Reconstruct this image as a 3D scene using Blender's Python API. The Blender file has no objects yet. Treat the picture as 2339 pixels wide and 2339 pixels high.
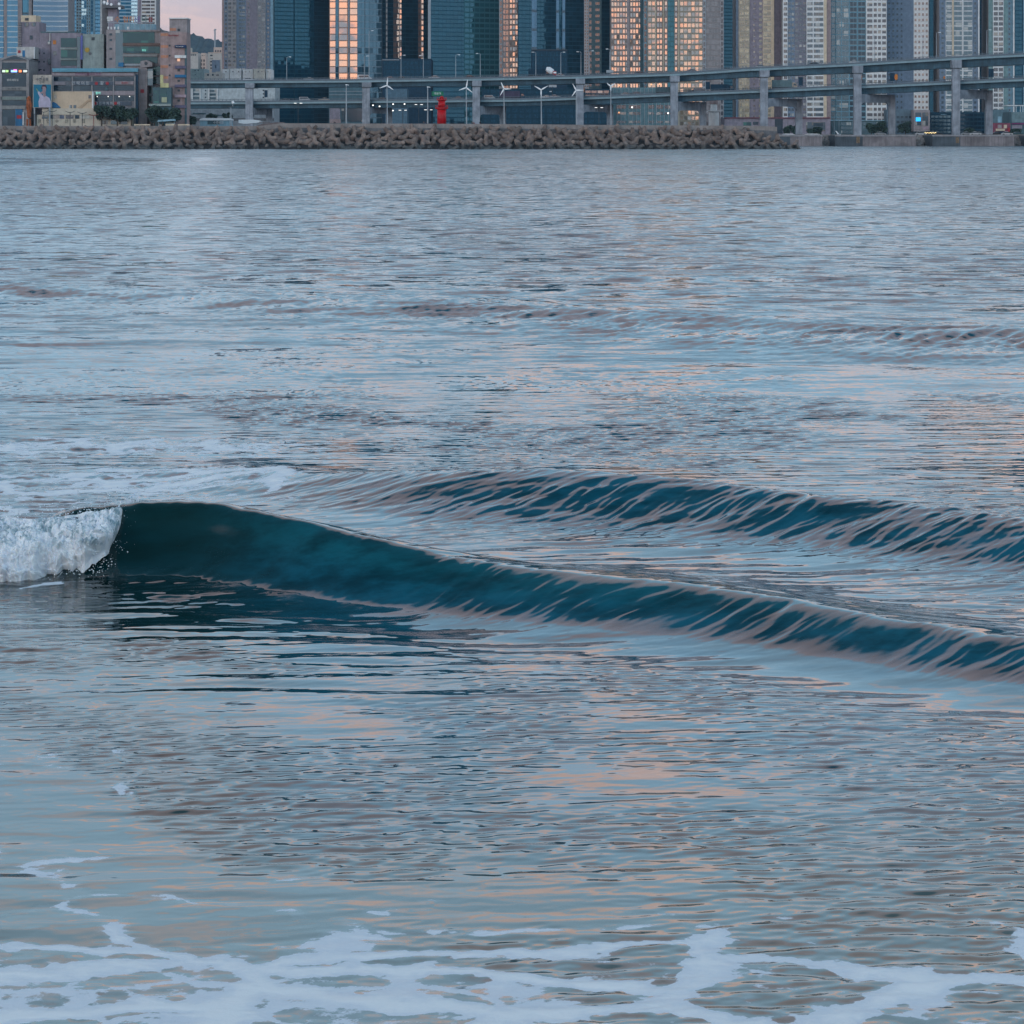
import bpy, bmesh, math, random
import numpy as np
from mathutils import Vector, Matrix

# ------------------------------------------------------------------ camera, sky, sun, exposure
F = 7000.0            # focal length measured in pixels of a 2339-pixel-wide picture
CX, HY, CH = 1169.5, 315.0, 3.0
R = math.radians
scene = bpy.context.scene
COL = scene.collection
cam_d = bpy.data.cameras.new("camera"); cam = bpy.data.objects.new("camera", cam_d); COL.objects.link(cam)
cam.location = (0, 0, CH); cam.rotation_euler = (R(90), 0, 0)
cam_d.sensor_width = 36.0; cam_d.lens = F / 2339.0 * 36.0
cam_d.shift_y = -(1169.5 - HY) / 2339.0
cam_d.clip_start = 0.5; cam_d.clip_end = 20000.0
scene.camera = cam
scene.view_settings.view_transform = 'Standard'
scene.view_settings.look = 'None'
scene.view_settings.exposure = 0.3
scene.view_settings.gamma = 1.0
scene.render.engine = 'CYCLES'
scene.cycles.max_bounces = 6
scene.cycles.glossy_bounces = 4
scene.cycles.diffuse_bounces = 3
scene.cycles.sample_clamp_indirect = 6.0
scene.cycles.caustics_reflective = False
scene.cycles.caustics_refractive = False

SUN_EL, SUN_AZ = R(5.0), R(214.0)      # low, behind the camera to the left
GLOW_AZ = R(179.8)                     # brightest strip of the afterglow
world = bpy.data.worlds.new("World"); scene.world = world; world.use_nodes = True

class NT:
    """tiny helper for writing node graphs"""
    def __init__(s, nt): s.nt = nt; nt.nodes.clear()
    def n(s, typ, ins=None, **kw):
        nd = s.nt.nodes.new(typ)
        for k, v in kw.items(): setattr(nd, k, v)
        for k, v in (ins or {}).items(): s.put(nd.inputs[k], v)
        return nd
    def put(s, sock, v):
        if isinstance(v, bpy.types.NodeSocket): s.nt.links.new(v, sock)
        elif isinstance(v, bpy.types.Node): s.nt.links.new(v.outputs[0], sock)
        else: sock.default_value = v
    def m(s, op, a, b=0.0, c=None, clamp=False):
        nd = s.n('ShaderNodeMath', operation=op, use_clamp=clamp)
        s.put(nd.inputs[0], a); s.put(nd.inputs[1], b)
        if c is not None: s.put(nd.inputs[2], c)
        return nd.outputs[0]
    def vm(s, op, a, b=None, scale=None):
        nd = s.n('ShaderNodeVectorMath', operation=op)
        s.put(nd.inputs[0], a)
        if b is not None: s.put(nd.inputs[1], b)
        if scale is not None: s.put(nd.inputs['Scale'], scale)
        return nd.outputs[0]
    def mix(s, f, a, b):
        nd = s.n('ShaderNodeMix', data_type='RGBA')
        s.put(nd.inputs[0], f); s.put(nd.inputs[6], a); s.put(nd.inputs[7], b)
        return nd.outputs[2]
    def sm(s, x, lo, hi, a=0.0, b=1.0):
        nd = s.n('ShaderNodeMapRange', interpolation_type='SMOOTHSTEP')
        s.put(nd.inputs[0], x); s.put(nd.inputs[1], lo); s.put(nd.inputs[2], hi); s.put(nd.inputs[3], a); s.put(nd.inputs[4], b)
        return nd.outputs[0]
    def noise(s, vec, scale, detail=3.0, rough=0.5, dist=0.0, color=False):
        nd = s.n('ShaderNodeTexNoise', {'Vector': vec, 'Scale': scale, 'Detail': detail, 'Roughness': rough, 'Distortion': dist})
        return nd.outputs[1 if color else 0]
    def xyz(s, v):
        nd = s.n('ShaderNodeSeparateXYZ'); s.put(nd.inputs[0], v); return nd.outputs
    def comb(s, x, y, z):
        nd = s.n('ShaderNodeCombineXYZ'); s.put(nd.inputs[0], x); s.put(nd.inputs[1], y); s.put(nd.inputs[2], z); return nd.outputs[0]
    def ramp(s, x, stops, interp='LINEAR'):
        nd = s.n('ShaderNodeValToRGB'); nd.color_ramp.interpolation = interp
        e = nd.color_ramp.elements
        while len(e) < len(stops): e.new(0.5)
        for k, (p, c) in zip(e, stops): k.position = p; k.color = (c[0], c[1], c[2], 1)
        s.put(nd.inputs[0], x); return nd.outputs[0]

def C4(c): return (c[0], c[1], c[2], 1.0)

def build_world():
    w = NT(world.node_tree)
    tc = w.n('ShaderNodeTexCoord').outputs['Generated']
    x, y, z = w.xyz(tc)[:3]
    zc = w.m('MAXIMUM', z, 0.0)
    # clear-sky part
    sky = w.n('ShaderNodeTexSky', sky_type='NISHITA', sun_disc=False, sun_elevation=SUN_EL, sun_rotation=SUN_AZ,
              air_density=1.3, dust_density=2.0, ozone_density=3.0)
    nish = w.vm('SCALE', sky.outputs[0], scale=0.012)
    # dusk gradient with elevation (sin of elevation)
    grad = w.ramp(zc, [(0.0, (.50, .39, .41)), (.040, (.52, .44, .48)), (.085, (.46, .62, .80)), (.22, (.50, .80, 1.04)),
                       (.46, (.44, .68, .90)), (.58, (.30, .48, .64)), (.66, (.05, .17, .26)), (1.0, (.02, .09, .14))])
    # thin high cloud: flattened noise, mauve-grey sheets and peach wisps
    cv = w.comb(w.m('DIVIDE', x, w.m('ADD', zc, .25)), w.m('DIVIDE', y, w.m('ADD', zc, .25)), w.m('MULTIPLY', z, 1.0))
    c1 = w.noise(cv, 1.6, 5.0, .55, .3)
    c2 = w.noise(w.vm('ADD', cv, (7.3, 2.1, 0)), 3.2, 5.0, .6, .6)
    band = w.m('MULTIPLY', w.sm(zc, .36, .46), w.sm(zc, .58, .66, 1.0, 0.0))
    cov = w.m('MULTIPLY', w.sm(c1, .38, .50), band)
    col = w.mix(w.m('MULTIPLY', cov, .92), grad, C4((.74, .60, .63)))
    low = w.m('MULTIPLY', w.sm(zc, .02, .10), w.sm(zc, .20, .36, 1.0, 0.0))
    peach = w.m('MULTIPLY', w.sm(c2, .50, .60), low)
    col = w.mix(w.m('MULTIPLY', peach, .75), col, C4((1.25, .76, .55)))
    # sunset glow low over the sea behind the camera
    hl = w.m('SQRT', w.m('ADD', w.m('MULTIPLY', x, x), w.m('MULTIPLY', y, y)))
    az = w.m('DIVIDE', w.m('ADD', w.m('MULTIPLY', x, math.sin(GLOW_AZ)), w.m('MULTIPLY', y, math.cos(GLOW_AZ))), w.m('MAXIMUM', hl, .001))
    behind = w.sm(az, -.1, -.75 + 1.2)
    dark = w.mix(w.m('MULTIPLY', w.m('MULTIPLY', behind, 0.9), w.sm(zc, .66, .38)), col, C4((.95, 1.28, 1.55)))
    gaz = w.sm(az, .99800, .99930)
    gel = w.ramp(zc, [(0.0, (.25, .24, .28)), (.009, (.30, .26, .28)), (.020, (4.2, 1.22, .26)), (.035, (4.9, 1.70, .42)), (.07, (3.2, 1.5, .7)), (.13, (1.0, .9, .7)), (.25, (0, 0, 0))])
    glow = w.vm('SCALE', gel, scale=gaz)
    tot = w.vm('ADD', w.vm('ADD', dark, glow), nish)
    below = w.sm(z, -.02, 0.0)
    tot = w.mix(below, C4((.10, .16, .20)), tot)
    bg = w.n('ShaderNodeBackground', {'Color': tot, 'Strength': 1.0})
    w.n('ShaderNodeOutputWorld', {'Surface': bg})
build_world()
sun_d = bpy.data.lights.new("sun", 'SUN'); sun = bpy.data.objects.new("sun", sun_d); COL.objects.link(sun)
sun_d.energy = 0.5; sun_d.angle = R(24.0); sun_d.color = (1.0, .72, .55)
sd = Vector((math.sin(SUN_AZ) * math.cos(SUN_EL), math.cos(SUN_AZ) * math.cos(SUN_EL), math.sin(SUN_EL)))
sun.rotation_euler = (-sd).to_track_quat('-Z', 'Y').to_euler()
sun.location = (0, -60, 80)

# ------------------------------------------------------------------ helpers
def W(x, y, D):
    """a point of the place from where it shows in the photograph and how far away it stands"""
    return ((x - CX) / F * D, D, CH + (HY - y) * D / F)
def PX(x, D): return (x - CX) / F * D
def PZ(y, D): return CH + (HY - y) * D / F

def tag(o, label=None, cat=None, group=None, kind=None):
    if label: o['label'] = label
    if cat: o['category'] = cat
    if group: o['group'] = group
    if kind: o['kind'] = kind
    return o
def thing(name, label, cat, loc=(0, 0, 0), group=None):
    o = bpy.data.objects.new(name, None); COL.objects.link(o); o.location = loc
    o.empty_display_size = 0.5
    return tag(o, label, cat, group, 'thing')
def wloc(o):
    v = Vector((0, 0, 0))
    while o is not None: v += Vector(o.location); o = o.parent
    return v
def copy_tree(o, parent=None):
    c = o.copy(); COL.objects.link(c); c.parent = parent
    for ch in list(o.children): copy_tree(ch, c)
    return c

class MB:
    def __init__(s): s.v = []; s.f = []; s.mi = []; s.uv = []; s.smooth = False
    def face(s, idx, mi=0, uv=None): s.f.append(idx); s.mi.append(mi); s.uv.append(uv)
    def hexa(s, p, mi=0):
        """p: 4 bottom corners (counter-clockwise) then 4 top corners"""
        n = len(s.v); s.v += [tuple(q) for q in p]
        for q in ((3, 2, 1, 0), (4, 5, 6, 7), (0, 1, 5, 4), (1, 2, 6, 5), (2, 3, 7, 6), (3, 0, 4, 7)):
            s.face([n + i for i in q], mi)
    def box(s, x0, x1, y0, y1, z0, z1, mi=0):
        s.hexa([(x0, y0, z0), (x1, y0, z0), (x1, y1, z0), (x0, y1, z0), (x0, y0, z1), (x1, y0, z1), (x1, y1, z1), (x0, y1, z1)], mi)
        return s
    def pb(s, xa, xb, yt, yb, D, depth, mi=0):
        """box whose front face shows at photograph pixels xa..xb, yt..yb from distance D"""
        return s.box(PX(xa, D), PX(xb, D), D, D + depth, PZ(yb, D), PZ(yt, D), mi)
    def prism(s, poly, z0, z1, mi=0):
        n = len(s.v); k = len(poly)
        s.v += [(a, b, z0) for a, b in poly] + [(a, b, z1) for a, b in poly]
        s.face([n + i for i in reversed(range(k))], mi); s.face([n + k + i for i in range(k)], mi)
        for i in range(k): j = (i + 1) % k; s.face([n + i, n + j, n + k + j, n + k + i], mi)
        return s
    def xz(s, poly, y0, y1, mi=0):
        """polygon drawn in x,z (clockwise seen from -y or not) with thickness in y"""
        n = len(s.v); k = len(poly)
        s.v += [(a, y0, b) for a, b in poly] + [(a, y1, b) for a, b in poly]
        s.face([n + i for i in range(k)], mi); s.face([n + k + i for i in reversed(range(k))], mi)
        for i in range(k): j = (i + 1) % k; s.face([n + j, n + i, n + k + i, n + k + j], mi)
        return s
    def tube(s, pts, rad, seg=8, mi=0, cap=True):
        if not isinstance(rad, (list, tuple)): rad = [rad] * len(pts)
        n0 = len(s.v); P = [Vector(p) for p in pts]
        for i, p in enumerate(P):
            t = (P[min(i + 1, len(P) - 1)] - P[max(i - 1, 0)]).normalized()
            a = Vector((1, 0, 0)) if abs(t.x) < .8 else Vector((0, 1, 0))
            u = t.cross(a).normalized(); w = t.cross(u)
            for k in range(seg):
                an = 2 * math.pi * k / seg
                s.v.append(tuple(p + (u * math.cos(an) + w * math.sin(an)) * rad[i]))
        for i in range(len(P) - 1):
            for k in range(seg):
                a = n0 + i * seg + k; b = n0 + i * seg + (k + 1) % seg
                s.face([a, b, b + seg, a + seg], mi)
        if cap:
            s.face([n0 + k for k in reversed(range(seg))], mi); s.face([n0 + (len(P) - 1) * seg + k for k in range(seg)], mi)
        return s
    def quad(s, a, b, c, d, mi=0, uv=None):
        n = len(s.v); s.v += [tuple(a), tuple(b), tuple(c), tuple(d)]; s.face([n, n + 1, n + 2, n + 3], mi, uv); return s
    def build(s, name, mats, parent=None, at=None, smooth=False):
        if not isinstance(mats, (list, tuple)): mats = [mats]
        off = wloc(parent) if parent is not None else Vector((0, 0, 0))
        loc = Vector(at) if at is not None else (Vector((0, 0, 0)))
        me = bpy.data.meshes.new(name)
        vv = [(a - off.x - loc.x, b - off.y - loc.y, c - off.z - loc.z) for a, b, c in s.v]
        me.from_pydata(vv, [], s.f)
        for m in mats: me.materials.append(m)
        me.polygons.foreach_set('material_index', s.mi)
        if any(u is not None for u in s.uv):
            ul = me.uv_layers.new(name='UVMap')
            for p, u in zip(me.polygons, s.uv):
                if u is not None:
                    for li, q in zip(p.loop_indices, u): ul.data[li].uv = q
        if smooth or s.smooth: me.polygons.foreach_set('use_smooth', [True] * len(me.polygons))
        me.update()
        o = bpy.data.objects.new(name, me); COL.objects.link(o); o.location = loc
        if parent is not None: o.parent = parent
        return o

# ------------------------------------------------------------------ materials
def material(name):
    m = bpy.data.materials.new(name); m.use_nodes = True
    return m, NT(m.node_tree)
def finish(g, **ins):
    p = g.n('ShaderNodeBsdfPrincipled')
    for k, v in ins.items(): g.put(p.inputs[k.replace('_', ' ')], v)
    g.n('ShaderNodeOutputMaterial', {'Surface': p}); return p
MATS = {}
def plain(name, c, rough=.7, var=.18, scale=.6, streak=True, metallic=0.0, obj_var=0.0, emis=None):
    """weathered solid colour: soft blotches plus vertical rain streaks"""
    if name in MATS: return MATS[name]
    m, g = material(name)
    pos = g.n('ShaderNodeNewGeometry').outputs['Position']
    n1 = g.noise(pos, scale, 4, .6)
    f = g.sm(n1, .3, .7, 1 - var, 1 + var)
    if streak:
        n2 = g.noise(g.vm('MULTIPLY', pos, (2.2, 2.2, .12)), 1.0, 3, .6)
        f = g.m('MULTIPLY', f, g.sm(n2, .3, .7, 1 - var * .7, 1 + var * .5))
    if obj_var:
        r = g.n('ShaderNodeObjectInfo').outputs['Random']
        f = g.m('MULTIPLY', f, g.m('ADD', 1 - obj_var, g.m('MULTIPLY', r, 2 * obj_var)))
    col = g.vm('SCALE', C4(c)[:3], scale=f)
    kw = dict(Base_Color=col, Roughness=rough, Metallic=metallic, Specular_IOR_Level=.3)
    if emis: kw.update(Emission_Color=C4(emis[0]), Emission_Strength=emis[1])
    finish(g, **kw); MATS[name] = m; return m
SKIP_SEA = False
# ------------------------------------------------------------------ the sea
rng = np.random.default_rng(7)
def ss(a, b, x):
    t = np.clip((x - a) / (b - a), 0, 1); return t * t * (3 - 2 * t)
def _hash(ix, iy, seed):
    h = (ix.astype(np.int64) * 374761393 + iy.astype(np.int64) * 668265263 + seed * 974634777) & 0xFFFFFFFF
    h = ((h ^ (h >> 13)) * 1274126177) & 0xFFFFFFFF
    return ((h ^ (h >> 16)) & 0xFFFFFF) / float(0xFFFFFF)
def vnoise(x, y, seed=0):
    ix = np.floor(x); iy = np.floor(y); fx = x - ix; fy = y - iy
    fx = fx * fx * fx * (fx * (fx * 6 - 15) + 10); fy = fy * fy * fy * (fy * (fy * 6 - 15) + 10)
    a = _hash(ix, iy, seed); b = _hash(ix + 1, iy, seed); c = _hash(ix, iy + 1, seed); d = _hash(ix + 1, iy + 1, seed)
    return (a + (b - a) * fx) * (1 - fy) + (c + (d - c) * fx) * fy
def fbm(x, y, oct=4, seed=0, gain=.5):
    s = 0; a = 1; t = 0
    for i in range(oct):
        s = s + a * vnoise(x * 2 ** i + 17.3 * i, y * 2 ** i - 9.1 * i, seed + i); t += a; a *= gain
    return s / t

def view_pt(xv, yv, z):
    """sea point from its place in the 1932-pixel view and its height"""
    k = 2339 / 1932.0
    Y = F * (CH - z) / (yv * k - HY); return ((xv * k - CX) / F * Y, Y)
# crest lines: (view x, view y of the crest, crest height, width of the face)
W1 = [(-1300, 1010, .33, .66), (-300, 985, .35, .66), (0, 972, .36, .66), (150, 963, .41, .66), (345, 938, .50, .70), (480, 962, .46, .70), (640, 1000, .39, .66), (780, 1032, .31, .74),
      (900, 1058, .26, .76), (1000, 1073, .245, .78), (1100, 1080, .245, .80), (1300, 1098, .23, .82), (1500, 1128, .21, .84),
      (1700, 1168, .19, .84), (1932, 1200, .175, .84), (2300, 1245, .15, .9), (3300, 1400, .12, .9)]
W2 = [(-1300, 890, .02, 1.8), (-300, 885, .02, 1.8), (300, 885, .05, 1.8), (640, 890, .20, 1.5), (850, 886, .31, 1.35), (980, 885, .33, 1.35), (1090, 884, .36, 1.25), (1300, 900, .35, 1.25),
      (1500, 925, .32, 1.3), (1700, 945, .32, 1.3), (1932, 975, .30, 1.3), (2300, 1012, .27, 1.3), (3300, 1110, .22, 1.4)]
W3 = [(-400, 515, .05, 5), (0, 535, .14, 2.8), (300, 548, .16, 2.8), (500, 560, .18, 2.8), (870, 565, .18, 2.8), (1150, 583, .18, 2.8), (1400, 598, .18, 2.8), (1900, 620, .17, 2.8), (2400, 650, .12, 4.5)]
def crest(tab):
    P = np.array([view_pt(a, b, h) + (h, w) for a, b, h, w in tab])
    def f(X, smooth_n=1):
        return [np.interp(X, P[:, 0], P[:, i]) for i in (1, 2, 3)]
    # smooth the polylines by resampling
    xs = np.linspace(P[0, 0], P[-1, 0], 400); tab2 = []
    for i in (1, 2, 3):
        yv = np.interp(xs, P[:, 0], P[:, i]); k = np.hanning(31); k /= k.sum()
        yp = np.pad(yv, 15, mode='edge'); tab2.append(np.convolve(yp, k, mode='valid'))
    return lambda X: [np.interp(X, xs, t) for t in tab2]
c1f, c2f, c3f = crest(W1), crest(W2), crest(W3)

def waveform(d, h, wf, wb, tail):
    """height over still water; d<0 is the face towards the beach"""
    u = np.clip(-d / wf, 0, 1)
    steep = .5 * (1 + np.cos(np.pi * u ** .85))
    lt = np.clip(-d / (wf * 2.8), 0, 1); long_ = (1 - lt) ** 2 * (1 + 2 * lt)
    front = (1 - tail) * steep + tail * long_
    b = np.clip(d / wb, 0, 1); back = .5 * (1 + np.cos(np.pi * b ** .8))
    return h * np.where(d < 0, front, back)
def trains(X, Y, comps):
    z = np.zeros_like(X)
    for kx, ky, a, ph in comps: z += a * np.sin(kx * X + ky * Y + ph)
    return z
def make_comps(n, lmin, lmax, slope, mean_dir, spread, seed):
    r = np.random.default_rng(seed); out = []
    for i in range(n):
        lam = lmin * (lmax / lmin) ** r.random(); k = 2 * np.pi / lam
        th = mean_dir + spread * r.standard_normal()
        out.append((k * np.sin(th), k * np.cos(th), slope * math.sqrt(2.0 / n) / k, r.random() * 6.28))
    return out
SW = make_comps(14, 2.0, 7.0, .022, R(5), R(16), 1)      # gentle longer undulation
CHOP = make_comps(36, .22, .9, .045, R(-3), R(12), 2)    # wind chop
RIP = make_comps(52, .055, .22, .105, R(-5), R(15), 3)      # small ripples
STR = make_comps(52, .05, .30, .18, R(-33), R(10), 4)      # lines running up the wave faces

STR3 = make_comps(60, .13, .42, .22, R(-50), R(13), 5)

def sea(X, Y):
    """height, foam density and shoreward push at plan points"""
    yc, h1, w1 = c1f(X); kx = X / Y * F + CX
    broke = 1 - ss(30, 165, kx); h1 = h1 * (1 - .45 * broke); d1 = Y - yc - .30 * broke
    yc2, h2, w2 = c2f(X); d2 = Y - yc2
    yc3, h3, w3 = c3f(X); d3 = Y - yc3
    kx = X / Y * F + CX                                     # bearing, as picture column
    wob = (fbm(X * .9, Y * 1.6, 3, 51) - .5)
    p1 = waveform(d1 + wob * .10, h1, w1, 2.4, np.interp(kx, [200, 700, 1100, 2339], [.10, .18, .30, .34]))
    p2 = waveform(d2 + wob * .35, h2, w2, 2.2, .30)
    p3 = waveform(d3 + wob * 1.5, h3, w3, 7.0, .35)
    z = p1 + p2 + p3
    tr1 = -.07 * (.25 + .75 * ss(300, 1100, kx)) * np.exp(-((d1 + w1 * 1.5) / (w1 * .9)) ** 2) * np.clip(h1 / .3, 0, 1)
    tr2 = -.05 * np.exp(-((d2 + w2 * 1.6) / (w2 * .9)) ** 2) * np.clip(h2 / .3, 0, 1)
    z += tr1 + tr2
    # where ripples live
    on1 = np.exp(-((d1 + w1 * .8) / (w1 * 1.1)) ** 2); glass = np.clip(1 - ss(500, 1250, kx), 0, 1)
    on2 = np.exp(-((d2 + w2 * .7) / (w2 * 1.0)) ** 2) * np.clip(h2 / .25, 0, 1)
    on3 = np.exp(-((d3 + w3 * .6) / (w3 * 1.1)) ** 2)
    smooth_toe = np.exp(-((d1 + w1 * 1.75) / (w1 * .55)) ** 2) * ss(700, 1000, kx)
    smooth_toe2 = np.exp(-((d2 + w2 * 1.6) / (w2 * .45)) ** 2) * ss(900, 1200, kx)
    gust = fbm(X * .16 + 3, Y * .07, 3, 11); gust2 = fbm(X * .55 + .25 * Y, Y * .42, 4, 21)
    calm = ss(19.5, 15, Y)                                   # the water nearer the beach is glassier
    far = ss(30, 50, Y)
    chop_a = (.35 + 1.3 * ss(.35, .65, gust)) * (1 - .72 * calm) * (1 - .75 * on1) * (1 - .6 * on2) * (1 - .35 * far)
    rip_a = (.22 - .12 * calm + (1.15 - .35 * calm) * ss(.44, .64, gust2)) * (1 + .45 * ss(26, 34, Y)) * (1 - (.30 + .45 * ss(500, 1000, kx)) * on1) * (1 - .6 * on2) * (1 - .80 * smooth_toe) * (1 - .7 * smooth_toe2) * (1 - .12 * calm)
    rip_a *= 1 + .9 * np.exp(-((kx - 950) / 500) ** 2) * np.exp(-((Y - 33.5) / 3.5) ** 2)
    rip_a = rip_a * ss(90, 40, Y); chop_a = chop_a * ss(260, 110, Y)
    z = z + trains(X, Y, SW) * (.5 + .8 * far) * (1 - .45 * calm) * (1 - .5 * on1)
    z = z + trains(X, Y, CHOP) * chop_a + trains(X, Y, RIP) * rip_a
    m1 = np.exp(-((d1 + w1 * .38) / (w1 * .50)) ** 2) * np.clip((.16 + 1.1 * ss(620, 1150, kx)), 0, 1) * np.clip(h1 / .22, 0, 1.2)
    m2 = np.exp(-((d2 + w2 * .36) / (w2 * .55)) ** 2) * np.clip(h2 / .3, 0, 1)
    brk = .30 + 1.25 * ss(.32, .66, fbm(X * 1.5, Y * 1.8, 3, 31))
    sx_ = X + .16 * (fbm(X * 1.6, Y * 2.2, 3, 131) - .5); sy_ = Y + .16 * (fbm(X * 1.9, Y * 2.4, 3, 137) - .5)
    z = z + trains(sx_, sy_, STR) * (m1 * .40 + m2 * .60) * brk
    z = z + trains(X, Y, STR3) * on3 * (.5 + fbm(X * .25, Y * .25, 2, 41))
    # shoreward lean that makes the left part throw its lip
    lean = (.10 * ss(820, 430, kx) + .02) * ss(.55, 1.0, p1 / np.maximum(h1, .01)) * np.clip(h1 / .4, 0, 1)
    push = -lean * ss(260, 330, kx) * h1
    z = z + .02 * ss(.8, 1.0, p1 / np.maximum(h1, .01)) * ss(700, 400, kx) * (fbm(X * 7, Y * 3, 2, 77) - .5)
    # foam density
    n1 = fbm(X * .9, Y * .9, 3, 61)
    near = .92 * ss(12.1, 10.9, Y + .9 * (n1 - .5)) + .22 * ss(11.4, 10.5, Y + .5 * (n1 - .5))
    near = near * np.interp(kx, [0, 1100, 1500, 2339], [1.0, .98, .86, .80])
    patch = .62 * np.exp(-((kx - 380) / 330) ** 2) * np.exp(-((Y - 12.5) / .28) ** 2) + .66 * np.exp(-((kx - 60) / 220) ** 2) * np.exp(-((Y - 12.9) / .3) ** 2)
    band = 1.04 * ss(820, 600, kx) * (1.05 * np.exp(-((Y - 29.8) / 1.0) ** 2) + np.exp(-((Y - 26.4) / 1.1) ** 2) + .45 * np.exp(-((Y - 24.3) / .8) ** 2) * ss(560, 300, kx)
                               + .5 * np.exp(-((Y - 33.2) / .5) ** 2) * ss(420, 100, kx))
    spots = .42 * np.exp(-((kx - 200) / 200) ** 2) * np.exp(-((Y - 14.9) / .35) ** 2) + .40 * np.exp(-((kx - 290) / 120) ** 2) * np.exp(-((Y - 14.2) / .2) ** 2)
    spray = .75 * np.exp(-((d1 + w1 * .9) / .55) ** 2) * ss(190, 110, kx)
    foam = np.clip(near + patch + band + spots + spray, 0, 1.2)
    z = z + .018 * ss(.3, 1, band) * (fbm(X * 6, Y * 2.5, 3, 91) - .4) * 2
    z = z + .012 * ss(.3, .9, near) * (fbm(X * 4, Y * 4, 3, 95) - .4)
    return z, foam, push, (p1 / np.maximum(h1, .01)) * ss(.05, .3, h1)

def build_sea():
    # rows are denser where the two near waves rise, columns denser inside the picture
    ysrc = np.concatenate([np.linspace(3300, 2450, 160), np.linspace(2450, 1650, 760)[1:], np.linspace(1650, 900, 1100)[1:], np.linspace(900, 338, 380)[1:]])
    Yr = F * CH / (ysrc - HY)
    Yr = np.concatenate([[3.0, 5.0], Yr, [1000, 1060, 1120, 1200, 1400, 2000, 3500, 9000]])
    t = np.concatenate([[-3, -1.5, -.8, -.5, -.38, -.30], np.linspace(-.26, -.166, 190)[:-1], np.linspace(-.166, .166, 1240), np.linspace(.166, .26, 190)[1:], [.30, .38, .5, .8, 1.5, 3]])
    ny, nx = len(Yr), len(t)
    Y, T = np.meshgrid(Yr, t, indexing='ij'); X = T * (Y + 6.0)
    z, foam, push, body = sea(X, Y)
    z = np.where(Y > 1100, 0, z)
    co = np.stack([X, Y + push, z], -1).reshape(-1, 3).astype(np.float32)
    idx = np.arange(ny * nx).reshape(ny, nx)
    q = np.stack([idx[:-1, :-1], idx[:-1, 1:], idx[1:, 1:], idx[1:, :-1]], -1).reshape(-1, 4)
    me = bpy.data.meshes.new('sea')
    me.vertices.add(len(co)); me.vertices.foreach_set('co', co.ravel())
    me.loops.add(q.size); me.loops.foreach_set('vertex_index', q.ravel().astype(np.int32))
    me.polygons.add(len(q)); me.polygons.foreach_set('loop_start', np.arange(0, q.size, 4, dtype=np.int32))
    try: me.polygons.foreach_set('loop_total', np.full(len(q), 4, dtype=np.int32))
    except Exception: pass
    me.update(calc_edges=True)
    me.polygons.foreach_set('use_smooth', np.ones(len(q), dtype=bool))
    a = me.attributes.new('foam', 'FLOAT', 'POINT'); a.data.foreach_set('value', foam.ravel().astype(np.float32))
    a = me.attributes.new('crest', 'FLOAT', 'POINT'); a.data.foreach_set('value', body.ravel().astype(np.float32))
    me.materials.append(sea_material())
    o = bpy.data.objects.new('sea', me); COL.objects.link(o)
    tag(o, 'blue grey sea with low waves rolling towards the beach', 'sea', kind='structure')
    return o

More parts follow.
